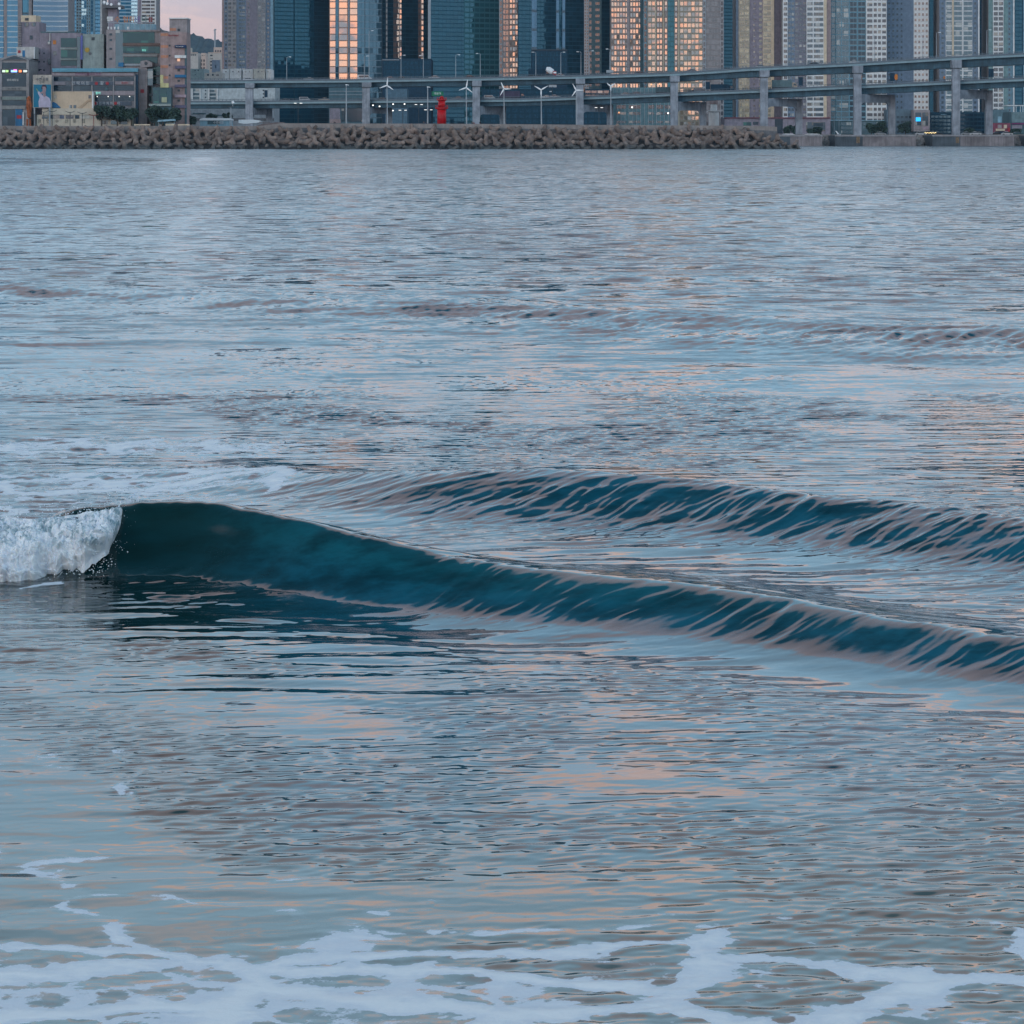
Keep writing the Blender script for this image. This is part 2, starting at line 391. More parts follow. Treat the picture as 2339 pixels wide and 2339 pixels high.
def sea_material():
    m, g = material('sea_water')
    geo = g.n('ShaderNodeNewGeometry'); pos = geo.outputs['Position']; N = geo.outputs['Normal']
    x, y, z = g.xyz(pos)[:3]
    foam_d = g.n('ShaderNodeAttribute', attribute_name='foam').outputs['Fac']
    crest_d = g.n('ShaderNodeAttribute', attribute_name='crest').outputs['Fac']
    p2 = g.comb(x, y, 0.0)
    # micro facets of the water: small slopes added to the surface normal
    def slopes(scale_vec, amp, detail=2.0, off=(0, 0, 0)):
        c = g.noise(g.vm('ADD', g.vm('MULTIPLY', p2, scale_vec), off), 1.0, detail, .55, color=True)
        s = g.vm('MULTIPLY', g.vm('SUBTRACT', c, (.5, .5, .5)), (1, 1, 0))
        return g.vm('SCALE', s, scale=amp)
    gust = g.noise(g.vm('MULTIPLY', p2, (.05, .018, 1)), 1.0, 3, .5)
    gustf = g.sm(gust, .35, .65, .75, 1.25)
    slick = g.m('MULTIPLY', g.m('MULTIPLY', g.sm(y, 300, 360), g.sm(y, 520, 430, 0.0, 1.0)), g.sm(g.m('DIVIDE', x, y), -.085, -.10))
    gustf = g.m('MULTIPLY', gustf, g.m('SUBTRACT', 1.0, g.m('MULTIPLY', slick, .55)))
    dist = g.sm(y, 22.0, 70.0)
    fine = g.m('MULTIPLY', g.m('ADD', .085, g.m('MULTIPLY', dist, .20)), gustf)
    face = g.sm(crest_d, .12, .5)
    fine = g.m('MULTIPLY', fine, g.m('SUBTRACT', 1.0, g.m('MULTIPLY', face, .45)))
    fine = g.m('MULTIPLY', fine, g.sm(y, 13, 21, .45, 1.0))
    s1 = slopes((8, 20, 1), fine, 2.0)
    mid_a = g.m('MULTIPLY', g.m('MULTIPLY', g.sm(y, 23, 70), .92), gustf)
    s2 = slopes((.9, 1.5, 1), mid_a, 3.0, (3.1, 7.7, 0))
    s3 = slopes((.16, .30, 1), g.m('MULTIPLY', g.m('MULTIPLY', g.sm(y, 110, 420), .45), gustf), 2.0, (5.5, 1.2, 0))
    bias = g.comb(0.0, g.m('MULTIPLY', g.m('MULTIPLY', g.sm(y, 23, 48), -.10), gustf), 0.0)   # normals tilted shoreward so far water mirrors sky, not towers
    nv = g.vm('NORMALIZE', g.vm('ADD', g.vm('ADD', N, bias), g.vm('ADD', g.vm('ADD', s1, s2), s3)))
    # water colour: deep teal offshore, greener in the thin crests, sandy in the shallows
    shal = g.sm(g.m('ADD', y, g.m('MULTIPLY', g.noise(p2, .35, 3), 3.0)), 16.8, 12.2)
    deep = g.mix(g.sm(crest_d, .25, .85), C4((.004, .058, .090)), C4((.004, .058, .078)))
    fv = g.noise(g.vm('MULTIPLY', g.comb(x, y, g.m('MULTIPLY', z, 2.0)), (1.6, 3.5, 3.5)), 1.0, 5, .65)
    deep = g.vm('SCALE', deep, scale=g.sm(fv, .32, .68, .55, 1.7))
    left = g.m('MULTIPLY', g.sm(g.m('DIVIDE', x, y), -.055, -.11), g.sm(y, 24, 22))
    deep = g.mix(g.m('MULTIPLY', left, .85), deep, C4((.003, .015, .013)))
    body = g.mix(g.m('MULTIPLY', shal, .9), deep, C4((.115, .120, .095)))
    # foam: lace from a warped cell pattern, opened or closed by the local density
    warp = g.vm('SCALE', g.vm('SUBTRACT', g.noise(p2, 1.7, 4, .6, color=True), (.5, .5, .5)), scale=.55)
    pw = g.vm('MULTIPLY', g.vm('ADD', p2, warp), (.72, 1, 1))
    def cells(sc):
        v = g.n('ShaderNodeTexVoronoi', {'Vector': pw, 'Scale': sc, 'Randomness': 1.0}, feature='DISTANCE_TO_EDGE', voronoi_dimensions='2D')
        return v.outputs['Distance']
    e1 = g.sm(cells(1.5), 0.0, .17, 1.0, 0.0); e2 = g.sm(cells(3.8), 0.0, .17, 1.0, 0.0)
    fb = g.noise(g.vm('MULTIPLY', p2, (1, 1, 1)), 2.3, 6, .62, .4)
    fb2 = g.noise(p2, 9.0, 4, .6)
    val = g.m('ADD', g.m('MULTIPLY', e1, .62), g.m('ADD', g.m('MULTIPLY', e2, .20), g.m('MULTIPLY', g.m('SUBTRACT', fb, .5), 1.05)))
    val = g.m('ADD', val, g.m('MULTIPLY', g.m('SUBTRACT', fb2, .5), .65))
    val = g.m('ADD', val, g.m('MULTIPLY', foam_d, .86))
    streaky = g.noise(g.vm('MULTIPLY', pw, (2.2, 7.0, 1)), 1.0, 5, .65)
    val = g.m('ADD', val, g.m('MULTIPLY', g.m('MULTIPLY', g.m('SUBTRACT', streaky, .5), 2.4), g.sm(y, 20, 23)))
    fmask = g.m('MULTIPLY', g.sm(val, .98, 1.06), g.sm(foam_d, .06, .16))
    thin = g.m('MULTIPLY', g.sm(val, .70, 1.05), g.sm(foam_d, .06, .2))
    body = g.mix(g.m('MULTIPLY', thin, .35), body, C4((.30, .36, .40)))
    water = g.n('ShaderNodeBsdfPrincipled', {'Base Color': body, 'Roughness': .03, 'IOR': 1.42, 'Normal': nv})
    bub = g.noise(p2, 38.0, 3, .6)
    fcol = g.mix(g.sm(g.m('ADD', val, g.m('MULTIPLY', g.m('SUBTRACT', bub, .5), .5)), 1.0, 1.7), C4((.76, .81, .89)), C4((.95, .96, .98)))
    fb_n = g.n('ShaderNodeBump', {'Height': g.m('ADD', val, g.m('MULTIPLY', bub, .4)), 'Strength': .35, 'Distance': .02})
    fo = g.n('ShaderNodeBsdfPrincipled', {'Base Color': fcol, 'Roughness': .55, 'IOR': 1.3, 'Normal': fb_n})
    mx = g.n('ShaderNodeMixShader', {0: g.m('MULTIPLY', fmask, .93), 1: water, 2: fo})
    g.n('ShaderNodeOutputMaterial', {'Surface': mx})
    return m
if not SKIP_SEA: build_sea()
# ------------------------------------------------------------------ facade materials
def glass_mat(name, tint, floor, pane, line=(.10, .13, .16), line_w=.14, mull=(.05, .08, .10), mull_w=.08, ior=2.2, tilt=.03, wave=.015,
              spec=(1, 1, 1), lit=0.0, phase=0.0, blinds=0.0):
    if name in MATS: return MATS[name]
    m, g = material(name)
    uv = g.n('ShaderNodeUVMap').outputs[0]; u, v = g.xyz(uv)[:2]
    geo = g.n('ShaderNodeNewGeometry'); N = geo.outputs['Normal']; pos = geo.outputs['Position']
    us = g.m('DIVIDE', u, pane); vs = g.m('ADD', g.m('DIVIDE', v, floor), phase)
    cell = g.comb(g.m('FLOOR', us), g.m('FLOOR', vs), 0.0)
    wn = g.n('ShaderNodeTexWhiteNoise', {'Vector': cell}, noise_dimensions='3D').outputs['Color']
    wv = g.n('ShaderNodeTexWhiteNoise', {'Vector': cell}, noise_dimensions='3D').outputs['Value']
    lf = g.m('LESS_THAN', g.m('FRACT', vs), line_w); mf = g.m('LESS_THAN', g.m('FRACT', us), mull_w)
    dv = g.vm('SUBTRACT', wn, (.5, .5, .5))
    big = g.vm('SUBTRACT', g.noise(pos, .06, 3, .5, color=True), (.5, .5, .5))
    nv = g.vm('NORMALIZE', g.vm('ADD', N, g.vm('ADD', g.vm('SCALE', dv, scale=tilt), g.vm('SCALE', big, scale=wave))))
    base = g.vm('SCALE', tint, scale=g.sm(wv, 0, 1, .75, 1.3))
    if blinds: base = g.mix(g.m('MULTIPLY', g.m('GREATER_THAN', wv, 1 - blinds), .8), base, C4((.30, .30, .30)))
    base = g.mix(mf, base, C4(mull)); base = g.mix(lf, base, C4(line))
    opaque = g.m('MAXIMUM', lf, mf)
    kw = dict(Base_Color=base, Roughness=g.m('ADD', .04, g.m('MULTIPLY', opaque, .45)), IOR=g.m('SUBTRACT', ior, g.m('MULTIPLY', opaque, ior - 1.45)),
              Specular_Tint=C4(spec), Normal=nv)
    if lit:
        kw.update(Emission_Color=C4((1, .85, .6)), Emission_Strength=g.m('MULTIPLY', g.m('MULTIPLY', g.m('GREATER_THAN', wv, 1 - lit), g.m('SUBTRACT', 1.0, opaque)), .9))
    finish(g, **kw); MATS[name] = m; return m
def window_mat(name, tint=(.03, .05, .07), warm=(.13, .10, .08), ior=1.7, rough=.12, blind=(.30, .29, .27), pblind=.15):
    """panes behind which rooms, curtains and blinds differ from window to window"""
    if name in MATS: return MATS[name]
    m, g = material(name)
    pos = g.n('ShaderNodeNewGeometry').outputs['Position']
    c = g.vm('FLOOR', g.vm('MULTIPLY', pos, (.45, .1, .42)))
    w = g.n('ShaderNodeTexWhiteNoise', {'Vector': c}, noise_dimensions='3D').outputs['Value']
    col = g.mix(g.sm(w, .4, .8), C4(tint), C4(warm)); col = g.mix(g.m('GREATER_THAN', w, 1 - pblind), col, C4(blind))
    finish(g, Base_Color=col, Roughness=rough, IOR=ior); MATS[name] = m; return m

concrete = plain('concrete', (.27, .26, .27), .8)
concrete_dark = plain('concrete_dark', (.13, .13, .14), .8)
mauve = plain('mauve_render', (.235, .205, .245), .8)
mauve_blue = plain('blue_grey_render', (.14, .19, .26), .8)
white_paint = plain('white_paint', (.62, .62, .62), .6, .10)
cream = plain('cream_paint', (.56, .45, .33), .7, .12)
beige = plain('beige_paint', (.40, .34, .26), .75)
pinkish = plain('pink_stone', (.30, .22, .215), .8)
grey_pink = plain('grey_pink_stone', (.27, .235, .24), .8)
navy = plain('navy_cladding', (.008, .035, .065), .8, .2)
teal_clad = plain('teal_cladding', (.05, .10, .12), .5, .2)
light_blue_paint = plain('pale_blue_paint', (.22, .36, .44), .6)
green_grey = plain('green_grey_render', (.25, .29, .28), .8)
orange_tile = plain('orange_tile', (.42, .19, .12), .7)
red_paint = plain('lighthouse_red', (.43, .005, .010), .5, .18)
steel = plain('grey_steel', (.30, .33, .36), .5, .08)
dark_steel = plain('dark_steel', (.04, .05, .06), .5, .1)
white_steel = plain('white_steel', (.75, .76, .78), .4, .04, streak=False)
win_cool = window_mat('window_cool'); win_teal = window_mat('window_teal', (.012, .045, .065), (.03, .07, .09), 1.8, .1)
win_warm = window_mat('window_warm', (.07, .06, .065), (.16, .11, .10), 1.6, .15, (.33, .27, .22), .25)
win_glint = window_mat('window_glint', (.20, .16, .09), (.30, .24, .14), 1.7, .12, (.42, .34, .20), .3)  # sandy sunset glint painted into the pane colours
win_navy = window_mat('window_navy', (.004, .016, .032), (.010, .028, .045), 1.5, .1, (.03, .05, .07), .1)
win_green = window_mat('window_green', (.004, .045, .050), (.008, .065, .062), 1.5, .1, (.02, .12, .10), .2)

def g_orange(n, floor, tint=(.10, .05, .03), **k): return glass_mat(n, tint, floor, k.pop('pane', 1.3), **k)

# ------------------------------------------------------------------ towers
N_WIN = {}
def tower(name, label, cat, x0, D, facets, H, z0=3.6, depth=26, body=None, group='towers along the waterfront', base=None):
    """facets: (x end in the photograph, yaw in degrees, kind, arguments)"""
    X0 = PX(x0, D)
    root = thing(name, label, cat, (X0, D, z0), group)
    pts = [(X0, D)]; info = []
    for f in facets:
        x1, yaw = f[0], f[1]; px, py = pts[-1]
        if yaw is None: yaw = -math.degrees(math.atan((x1 - CX) / F)) / 2     # these panes face the afterglow
        # walk along the yawed direction until it shows at x1
        t = math.tan(R(yaw)); k = (x1 - CX) / F
        L = (k * py - px) / (1 - k * t)
        pts.append((px + L, py + L * t)); info.append(f)
    back = max(p[1] for p in pts) + depth
    poly = [(p[0], p[1] + .5) for p in pts]
    poly[0] = (poly[0][0] + .3, poly[0][1]); poly[-1] = (poly[-1][0] - .3, poly[-1][1])
    poly = poly + [(pts[-1][0] - .3, back), (pts[0][0] + .3, back)]
    MB().prism(poly, z0, H - .8).build('body', body or concrete, root)
    wins = []
    for i, f in enumerate(info):
        (ax, ay), (bx, by) = pts[i], pts[i + 1]
        a = Vector((ax, ay, 0)); b = Vector((bx, by, 0)); t = (b - a).normalized(); n = Vector((t.y, -t.x, 0)); Lw = (b - a).length
        kind = f[2]; ar = f[3] if len(f) > 3 else {}
        zt = H; zb = z0
        if 'top' in ar: zt = PZ(ar['top'], ay)
        if 'bot' in ar: zb = PZ(ar['bot'], ay)
        push = ar.get('push', 0.0)
        a2 = a + n * push; b2 = b + n * push
        mb = MB(); inn = -n * (.45 + push)
        q = [a2 + inn, a2, b2, b2 + inn]
        c = [(p.x, p.y, zb) for p in (a2, b2, b2 + inn, a2 + inn)] + [(p.x, p.y, zt) for p in (a2, b2, b2 + inn, a2 + inn)]
        mb.hexa(c)
        mb.uv[2] = [(0, zb), (Lw, zb), (Lw, zt), (0, zt)]
        for k in (0, 1, 3, 4, 5): mb.uv[k] = [(0.05, 0.05)] * 4
        nm = {'glass': 'glass_facade', 'wall': 'wall_panel', 'grid': 'wall_panel'}[kind]
        mb.build(nm, ar['mat'], root)
        if kind == 'grid':
            dm = (ay + by) / 2
            fh = ar['px'] * dm / F; wh = fh * ar.get('wh', .55); yb = ar.get('y0', 8)
            zc0 = PZ(yb, dm)
            for (u0, u1) in ar['cols']:
                w = (u1 - u0) * Lw
                me = None
                ks = []
                z = zc0
                while z < min(zt - 1.5, PZ(-230, dm)): ks.append(z); z += fh
                z = zc0 - fh
                while z > zb + fh * .6: ks.append(z); z -= fh
                for z in ks:
                    p = a2 + t * ((u0 + u1) / 2 * Lw)
                    wins.append((z, p, t, n, w, wh, ar.get('win', win_cool), (i, u0)))
    # the 100 that show largest are windows of their own, the rest one mesh
    def vis(w_):
        y = HY - (w_[0] - CH) * F / D
        return (-8 < y < 190) * 10 + (-8 < y < 300) * 5 + w_[4] * w_[5] * .1
    wins.sort(key=vis, reverse=True)
    cache = {}
    for (z, p, t, n, w, wh, mt, key) in wins[:100]:
        if key not in cache:
            mb = MB().box(-w / 2, w / 2, -.07, .10, -wh / 2, wh / 2)
            if w > 1.0:
                for q in (-w / 2 + .06, 0, w / 2 - .06): mb.box(q - .05, q + .05, -.12, -.072, -wh / 2, wh / 2, 1)
            mb.box(-w / 2, w / 2, -.16, -.074, -wh / 2 - .12, -wh / 2 - .002, 1)
            o = mb.build('window', [mt, steel]); o.parent = root; cache[key] = o
        else:
            o = cache[key].copy(); COL.objects.link(o); o.parent = root
        o.location = (p.x - X0, p.y - D, z - z0); o.rotation_euler = (0, 0, math.atan2(t.y, t.x))
    if len(wins) > 100:
        mats = []; mb = MB()
        for (z, p, t, n, w, wh, mt, key) in wins[100:]:
            if mt not in mats: mats.append(mt)
            a = p - t * (w / 2) + n * .07; b = p + t * (w / 2) + n * .07; c = b - n * .17; d = a - n * .17
            mb.hexa([(q.x, q.y, z - wh / 2) for q in (a, b, c, d)] + [(q.x, q.y, z + wh / 2) for q in (a, b, c, d)], mats.index(mt))
        tag(mb.build('window', mats, root), kind='stuff')
    return root
def cols(n, a=0.0, b=1.0, fill=.6):
    s = (b - a) / n; return [(a + s * (i + (1 - fill) / 2), a + s * (i + (1 + fill) / 2)) for i in range(n)]
def W_(x1, mat, yaw=0, **k): return (x1, yaw, 'wall', dict(mat=mat, **k))
def G_(x1, mat, yaw=0, **k): return (x1, yaw, 'glass', dict(mat=mat, **k))
def R_(x1, mat, px, cl, yaw=0, **k): return (x1, yaw, 'grid', dict(mat=mat, px=px, cols=cl, **k))

DT = 1628.0
gl_blue = glass_mat('glass_blue_lines', (.008, .06, .12), 12.2 * 1700 / F, 2.2, line=(.55, .60, .62), line_w=.16, mull_w=.0, spec=(.5, .8, 1), tilt=.012)
gl_navy_l = glass_mat('glass_navy_lines', (.010, .03, .06), 11.6 * 1700 / F, 2.2, line=(.50, .53, .56), line_w=.18, mull_w=0.0, spec=(.6, .8, 1), tilt=.012)
gl_pale = glass_mat('glass_pale_blue', (.04, .16, .27), 9 * 1800 / F, 1.6, line=(.09, .22, .33), line_w=.3, mull_w=.1, mull=(.1, .25, .35), spec=(.5, .8, 1))
gl_sky = glass_mat('glass_sky_bands', (.03, .15, .25), 8.2 * 2100 / F, 2.0, line=(.30, .42, .50), line_w=.42, mull_w=0, spec=(.5, .8, 1))
gl_teal = glass_mat('glass_teal', (.003, .030, .055), 9.4 * DT / F, 1.9, line=(.006, .040, .062), line_w=.25, mull=(.004, .03, .05), spec=(.25, .55, .68), tilt=.02, ior=1.8)
gl_teal_b = glass_mat('glass_teal_blue', (.006, .034, .056), 9.8 * DT / F, 2.4, line=(.010, .05, .085), line_w=.2, mull=(.005, .035, .06), spec=(.28, .58, .72), tilt=.02, ior=1.8)
gl_teal_g = glass_mat('glass_teal_green', (.008, .050, .066), 12 * DT / F, 3.1, line=(.03, .10, .12), line_w=.34, mull=(.02, .09, .11), mull_w=.16, spec=(.3, .6, .75), tilt=.03, ior=1.9, lit=.004)
gl_grey = glass_mat('glass_grey_lines', (.02, .055, .08), 14.6 * DT / F, 2.4, line=(.17, .22, .26), line_w=.12, mull=(.04, .08, .11), spec=(.5, .75, .9), tilt=.05, ior=2.0)
gl_or1 = glass_mat('glass_sunset_large', (.12, .05, .03), 14.8 * DT / F, 4.6, line=(.22, .12, .09), line_w=.16, mull=(.16, .11, .09), mull_w=.09, tilt=.030, wave=.075, ior=2.3, phase=.2)  # sunset reflection partly painted in, as orange tints of panes and lines
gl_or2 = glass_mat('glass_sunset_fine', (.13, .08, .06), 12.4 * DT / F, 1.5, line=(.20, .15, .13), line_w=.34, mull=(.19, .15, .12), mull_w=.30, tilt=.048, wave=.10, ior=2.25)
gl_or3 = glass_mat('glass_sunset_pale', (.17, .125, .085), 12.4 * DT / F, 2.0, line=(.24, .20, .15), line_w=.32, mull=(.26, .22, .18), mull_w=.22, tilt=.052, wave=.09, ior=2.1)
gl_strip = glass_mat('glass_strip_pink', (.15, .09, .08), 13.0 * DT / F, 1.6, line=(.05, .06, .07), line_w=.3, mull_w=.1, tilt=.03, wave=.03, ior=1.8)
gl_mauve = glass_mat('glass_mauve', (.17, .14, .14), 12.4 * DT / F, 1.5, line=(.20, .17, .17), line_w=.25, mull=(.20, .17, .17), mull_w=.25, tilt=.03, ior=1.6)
gl_notch = glass_mat('glass_dark_reflection', (.02, .085, .10), 11.5 * DT / F, 1.6, line=(.06, .13, .14), line_w=.25, spec=(.4, .7, .8), tilt=.03, ior=1.8)  # teal tint stands in for the dark reflection of another tower

def build_towers():
    # --- far left, pale blue group
    tower('glass_tower', 'blue glass tower with thin white floor lines, cut by the left edge', 'tower', -140, 1700,
          [G_(9, gl_blue, 24), W_(16, grey_pink, push=.5), G_(41, gl_blue, 8), W_(51, grey_pink, push=.6), G_(66, glass_mat('glass_plain_blue', (.006, .06, .12), 9, 3, spec=(.4, .8, 1)), 8), W_(73, concrete, push=.6)], 210)
    tower('glass_tower', 'dark blue tower striped by white ledges behind the orange-topped stair head', 'tower', 76, 1700,
          [G_(132, gl_navy_l, 22), G_(155, gl_navy_l, -22)], 190)
    tower('glass_tower', 'slim pale blue tower with white vertical piers', 'tower', 155, 1850,
          [W_(162, light_blue_paint), G_(174, gl_pale, 12), R_(186, light_blue_paint, 7, cols(2), win=win_cool), G_(197, gl_pale, -10), R_(207, light_blue_paint, 7, cols(2, fill=.4), win=win_cool), G_(213, gl_pale), W_(217, light_blue_paint, push=.5), G_(229, gl_pale, 14), W_(233, white_paint, push=.4)], 230)
    tower('glass_tower', 'sky blue tower with a white balconied flank beside the open sky', 'tower', 268, 2100,
          [G_(300, gl_sky, 18), G_(314, gl_sky, -12), W_(323, mauve), R_(354, white_paint, 8.0, [(.03, .66), (.70, .98)], win=win_warm, wh=.5, y0=4), W_(356.5, white_paint, push=.3)], 260)
    # --- mauve apartment slab
    tower('apartment_tower', 'tall mauve apartment block with paired window columns rising from a white base', 'tower', 507, 2250,
          [W_(512, pinkish), R_(520, mauve_blue, 9.4, cols(1, fill=.5)), R_(540, concrete, 9.4, cols(2, fill=.72), win=win_cool, push=.4),  # pink strip paints warm rim light on the left edge
           R_(562, mauve_blue, 9.4, [(.25, .5), (.55, .9)], win=win_teal), R_(573, mauve, 9.4, cols(1, fill=.4)), W_(588, mauve),
           R_(607, concrete, 9.4, cols(2, fill=.7), win=win_cool, push=.4), R_(618, mauve_blue, 9.4, cols(1, fill=.4)), W_(624, light_blue_paint, push=.3), W_(627, teal_clad)], 330)
    r = thing('podium_block', 'white windowless base block under the mauve apartment tower', 'building', W(508, 180, 2190))
    MB().pb(508, 524, 158, 200, 2190, 30).build('wall', white_paint, r); MB().pb(525, 551, 157, 200, 2188, 30).build('wall', white_paint, r)
    MB().pb(554, 578, 158, 200, 2190, 30).build('wall', white_paint, r); MB().pb(579, 605, 157, 200, 2187, 30).build('wall', plain('cream_grey', (.45, .44, .40)), r)
    MB().pb(607, 618, 158, 200, 2190, 30).build('wall', white_paint, r)
    for x in (516, 532, 545, 561, 570, 590, 598, 612): MB().pb(x - 1.2, x + 1.2, 162, 165, 2186.5, .6).build('window', win_cool, r)
    # --- dark and sunset-lit glass row
    tower('glass_tower', 'smooth dark teal glass tower left of the first orange facade', 'tower', 627, DT,
          [G_(672, gl_teal, 34), G_(717, gl_teal, 26, push=.4), G_(751, gl_teal_b, 44)], 185)
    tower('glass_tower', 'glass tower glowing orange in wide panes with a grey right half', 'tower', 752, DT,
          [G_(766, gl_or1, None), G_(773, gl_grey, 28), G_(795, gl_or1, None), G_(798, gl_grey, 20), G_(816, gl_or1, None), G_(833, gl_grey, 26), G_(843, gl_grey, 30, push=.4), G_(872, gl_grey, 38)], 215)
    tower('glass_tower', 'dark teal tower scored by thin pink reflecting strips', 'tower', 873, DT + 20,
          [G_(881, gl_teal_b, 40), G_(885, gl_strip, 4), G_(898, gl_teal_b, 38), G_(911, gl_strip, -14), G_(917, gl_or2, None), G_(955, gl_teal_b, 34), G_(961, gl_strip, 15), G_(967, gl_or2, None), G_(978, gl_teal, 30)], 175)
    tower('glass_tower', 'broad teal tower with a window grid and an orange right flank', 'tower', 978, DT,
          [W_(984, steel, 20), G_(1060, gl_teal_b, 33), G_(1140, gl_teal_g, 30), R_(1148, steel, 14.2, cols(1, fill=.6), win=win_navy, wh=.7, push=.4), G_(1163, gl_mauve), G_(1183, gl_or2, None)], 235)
    tower('glass_tower', 'dark blue tower with faint vertical seams behind the white truck', 'tower', 1184, DT,
          [G_(1214, gl_teal_b, 35), G_(1226, glass_mat('glass_seam', (.03, .06, .09), 10, 2, spec=(.4, .6, .8)), 24), G_(1270, gl_teal_b, 35), G_(1277, glass_mat('glass_seam', (.03, .06, .09), 10, 2), 24),
           G_(1284, gl_teal_b, 30), G_(1291, glass_mat('glass_seam', (.03, .06, .09), 10, 2), 20), G_(1334, gl_teal_b, 35), R_(1345, steel, 7, cols(2, fill=.5), win=win_navy),
           R_(1352, teal_clad, 14.2, cols(1, fill=.75), win=win_navy, wh=.6), R_(1374, teal_clad, 14.2, [(.35, .8)], win=win_navy, wh=.4), G_(1394, gl_teal, 30)], 190)
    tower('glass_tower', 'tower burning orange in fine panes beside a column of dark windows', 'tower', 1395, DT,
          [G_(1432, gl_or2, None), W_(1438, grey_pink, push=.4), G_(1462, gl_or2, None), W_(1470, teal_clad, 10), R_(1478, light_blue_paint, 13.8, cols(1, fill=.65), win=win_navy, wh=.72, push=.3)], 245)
    tower('glass_tower', 'wide tower of orange and yellow panes with a blue bay standing in for a reflection', 'tower', 1479, DT - 10,
          [G_(1496, gl_or3, None), W_(1499, beige, push=.4), G_(1514, gl_or2, None), W_(1517, beige, push=.4), G_(1525, gl_or2, None), G_(1540, gl_notch, 26), G_(1548, gl_or2, None), W_(1552, beige, push=.4),
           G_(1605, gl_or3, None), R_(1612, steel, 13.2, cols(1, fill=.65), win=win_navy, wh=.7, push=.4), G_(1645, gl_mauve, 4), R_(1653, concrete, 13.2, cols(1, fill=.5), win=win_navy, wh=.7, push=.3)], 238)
    tower('glass_tower', 'narrow dark teal tower set back behind the apartment slabs', 'tower', 1640, 1900,
          [G_(1700, gl_teal, 30)], 260)
    # --- pale apartment towers on the right
    tower('apartment_tower', 'sand coloured apartment tower with a mauve stair core and mauve side wall', 'tower', 1681, DT,
          [W_(1687, mauve_blue), R_(1712, beige, 12.3, [(.08, .48), (.56, .95)], win=win_glint, push=.5, y0=6), R_(1733, mauve, 12.3, [(.42, .62)], win=win_warm, wh=.35),
           R_(1742, mauve, 12.3, [(.1, .8)], win=win_glint, wh=.5), R_(1764, cream, 12.3, [(.08, .82)], win=win_glint, wh=.6, push=.6, y0=6), W_(1768, cream, push=.6), W_(1788, mauve, 30)], 200)  # narrow cream strip paints the warm light on the edge
    tower('apartment_tower', 'cream edged apartment tower with long window bands and a blue grey core', 'tower', 1788, DT - 12,
          [R_(1799, white_paint, 12.1, [(.18, .9)], win=win_warm, wh=.55, push=.4), R_(1815, mauve_blue, 12.1, cols(2, fill=.7), win=win_cool, wh=.5), R_(1842, plain('grey_mauve', (.17, .165, .20)), 12.1, cols(3, fill=.6), win=win_cool, wh=.45),
           R_(1881, white_paint, 12.1, [(.04, .36), (.42, .98)], win=win_cool, wh=.58, push=.7), W_(1888, cream, push=.7), W_(1898, pinkish, 24)], 175)  # cream strip: warm edge light put into the wall colour
    tower('apartment_tower', 'teal fronted tower gridded by pale ledges with a white balconied right side', 'tower', 1898, DT - 6,
          [R_(1909, plain('pale_teal_frame', (.13, .26, .33)), 12.6, cols(1, fill=.8), win=win_teal, wh=.8, y0=9), R_(1939, plain('pale_teal_frame', (.13, .26, .33)), 12.6, [(.04, .40), (.46, .98)], win=win_teal, wh=.82, y0=9, push=.5),
           R_(1959, plain('pale_teal_frame', (.13, .26, .33)), 12.6, [(.1, .9)], win=win_navy, wh=.72, y0=9, push=.3), R_(1978, plain('pale_teal_frame', (.13, .26, .33)), 12.6, [(.05, .92)], win=win_navy, wh=.7, y0=9),
           R_(2025, white_paint, 12.6, [(.05, .31), (.37, .52), (.58, .72), (.78, .97)], win=win_warm, wh=.56, y0=10, push=.6)], 160)
    t = tower('apartment_tower', 'blue grey tower with small dotted windows, tall dark lettering and a white right face', 'tower', 2026, DT + 6,
          [R_(2064, mauve_blue, 12.5, cols(4, fill=.42), 6, win=win_navy, wh=.38), W_(2087, mauve_blue, 6), R_(2121, white_paint, 12.5, cols(4, fill=.55), -4, win=win_warm, wh=.42), W_(2123, dark_steel)], 165)
    for i, ch in enumerate('HANWHA RESORT'):
        if ch != ' ': text(ch, 2074, 55 + i * 10.6, DT + 8.5, 9.5, dark_steel, t, 'sign_letter')
    tower('glass_tower', 'dark teal tower showing between two white framed apartment blocks', 'tower', 2100, 1900, [G_(2200, gl_teal, 24), G_(2300, gl_teal_b, -18)], 270)
    tower('apartment_tower', 'white framed tower of dark bays with a cream pier down its middle', 'tower', 2146, DT,
          [R_(2160, mauve_blue, 11.3, cols(1, fill=.4), win=win_navy, wh=.5), R_(2175, white_paint, 11.3, [(.06, .94)], win=win_teal, wh=.74, push=.2), W_(2178, cream, push=.9),
           R_(2198, white_paint, 11.3, [(.03, .95)], win=win_teal, wh=.76, push=.4), W_(2200, white_paint, push=.8), R_(2221, white_paint, 11.3, [(.03, .97)], win=win_teal, wh=.76, push=.4),
           R_(2234, mauve_blue, 11.3, cols(1, fill=.4), win=win_navy, wh=.5), W_(2237, white_paint, push=.6)], 190)
    tower('apartment_tower', 'grey green tower with one bright white column of paired windows', 'tower', 2258, DT,
          [W_(2268, plain('sage', (.15, .24, .25))), R_(2292, white_paint, 11.6, [(.06, .46), (.54, .95)], win=win_warm, wh=.66, push=.5), W_(2302, plain('sage', (.15, .24, .25))),
           R_(2314, plain('blue_sage', (.12, .21, .27)), 11.6, [(.1, .5)], win=win_navy, wh=.5), W_(2317, white_paint, push=.4)], 200)
    tower('glass_tower', 'dark blue glass tower cut by the right edge of the photo', 'tower', 2318, DT + 4,
          [G_(2337, gl_teal_b, 26), W_(2340, light_blue_paint, push=.4), G_(2420, gl_teal_b, 30)], 220)
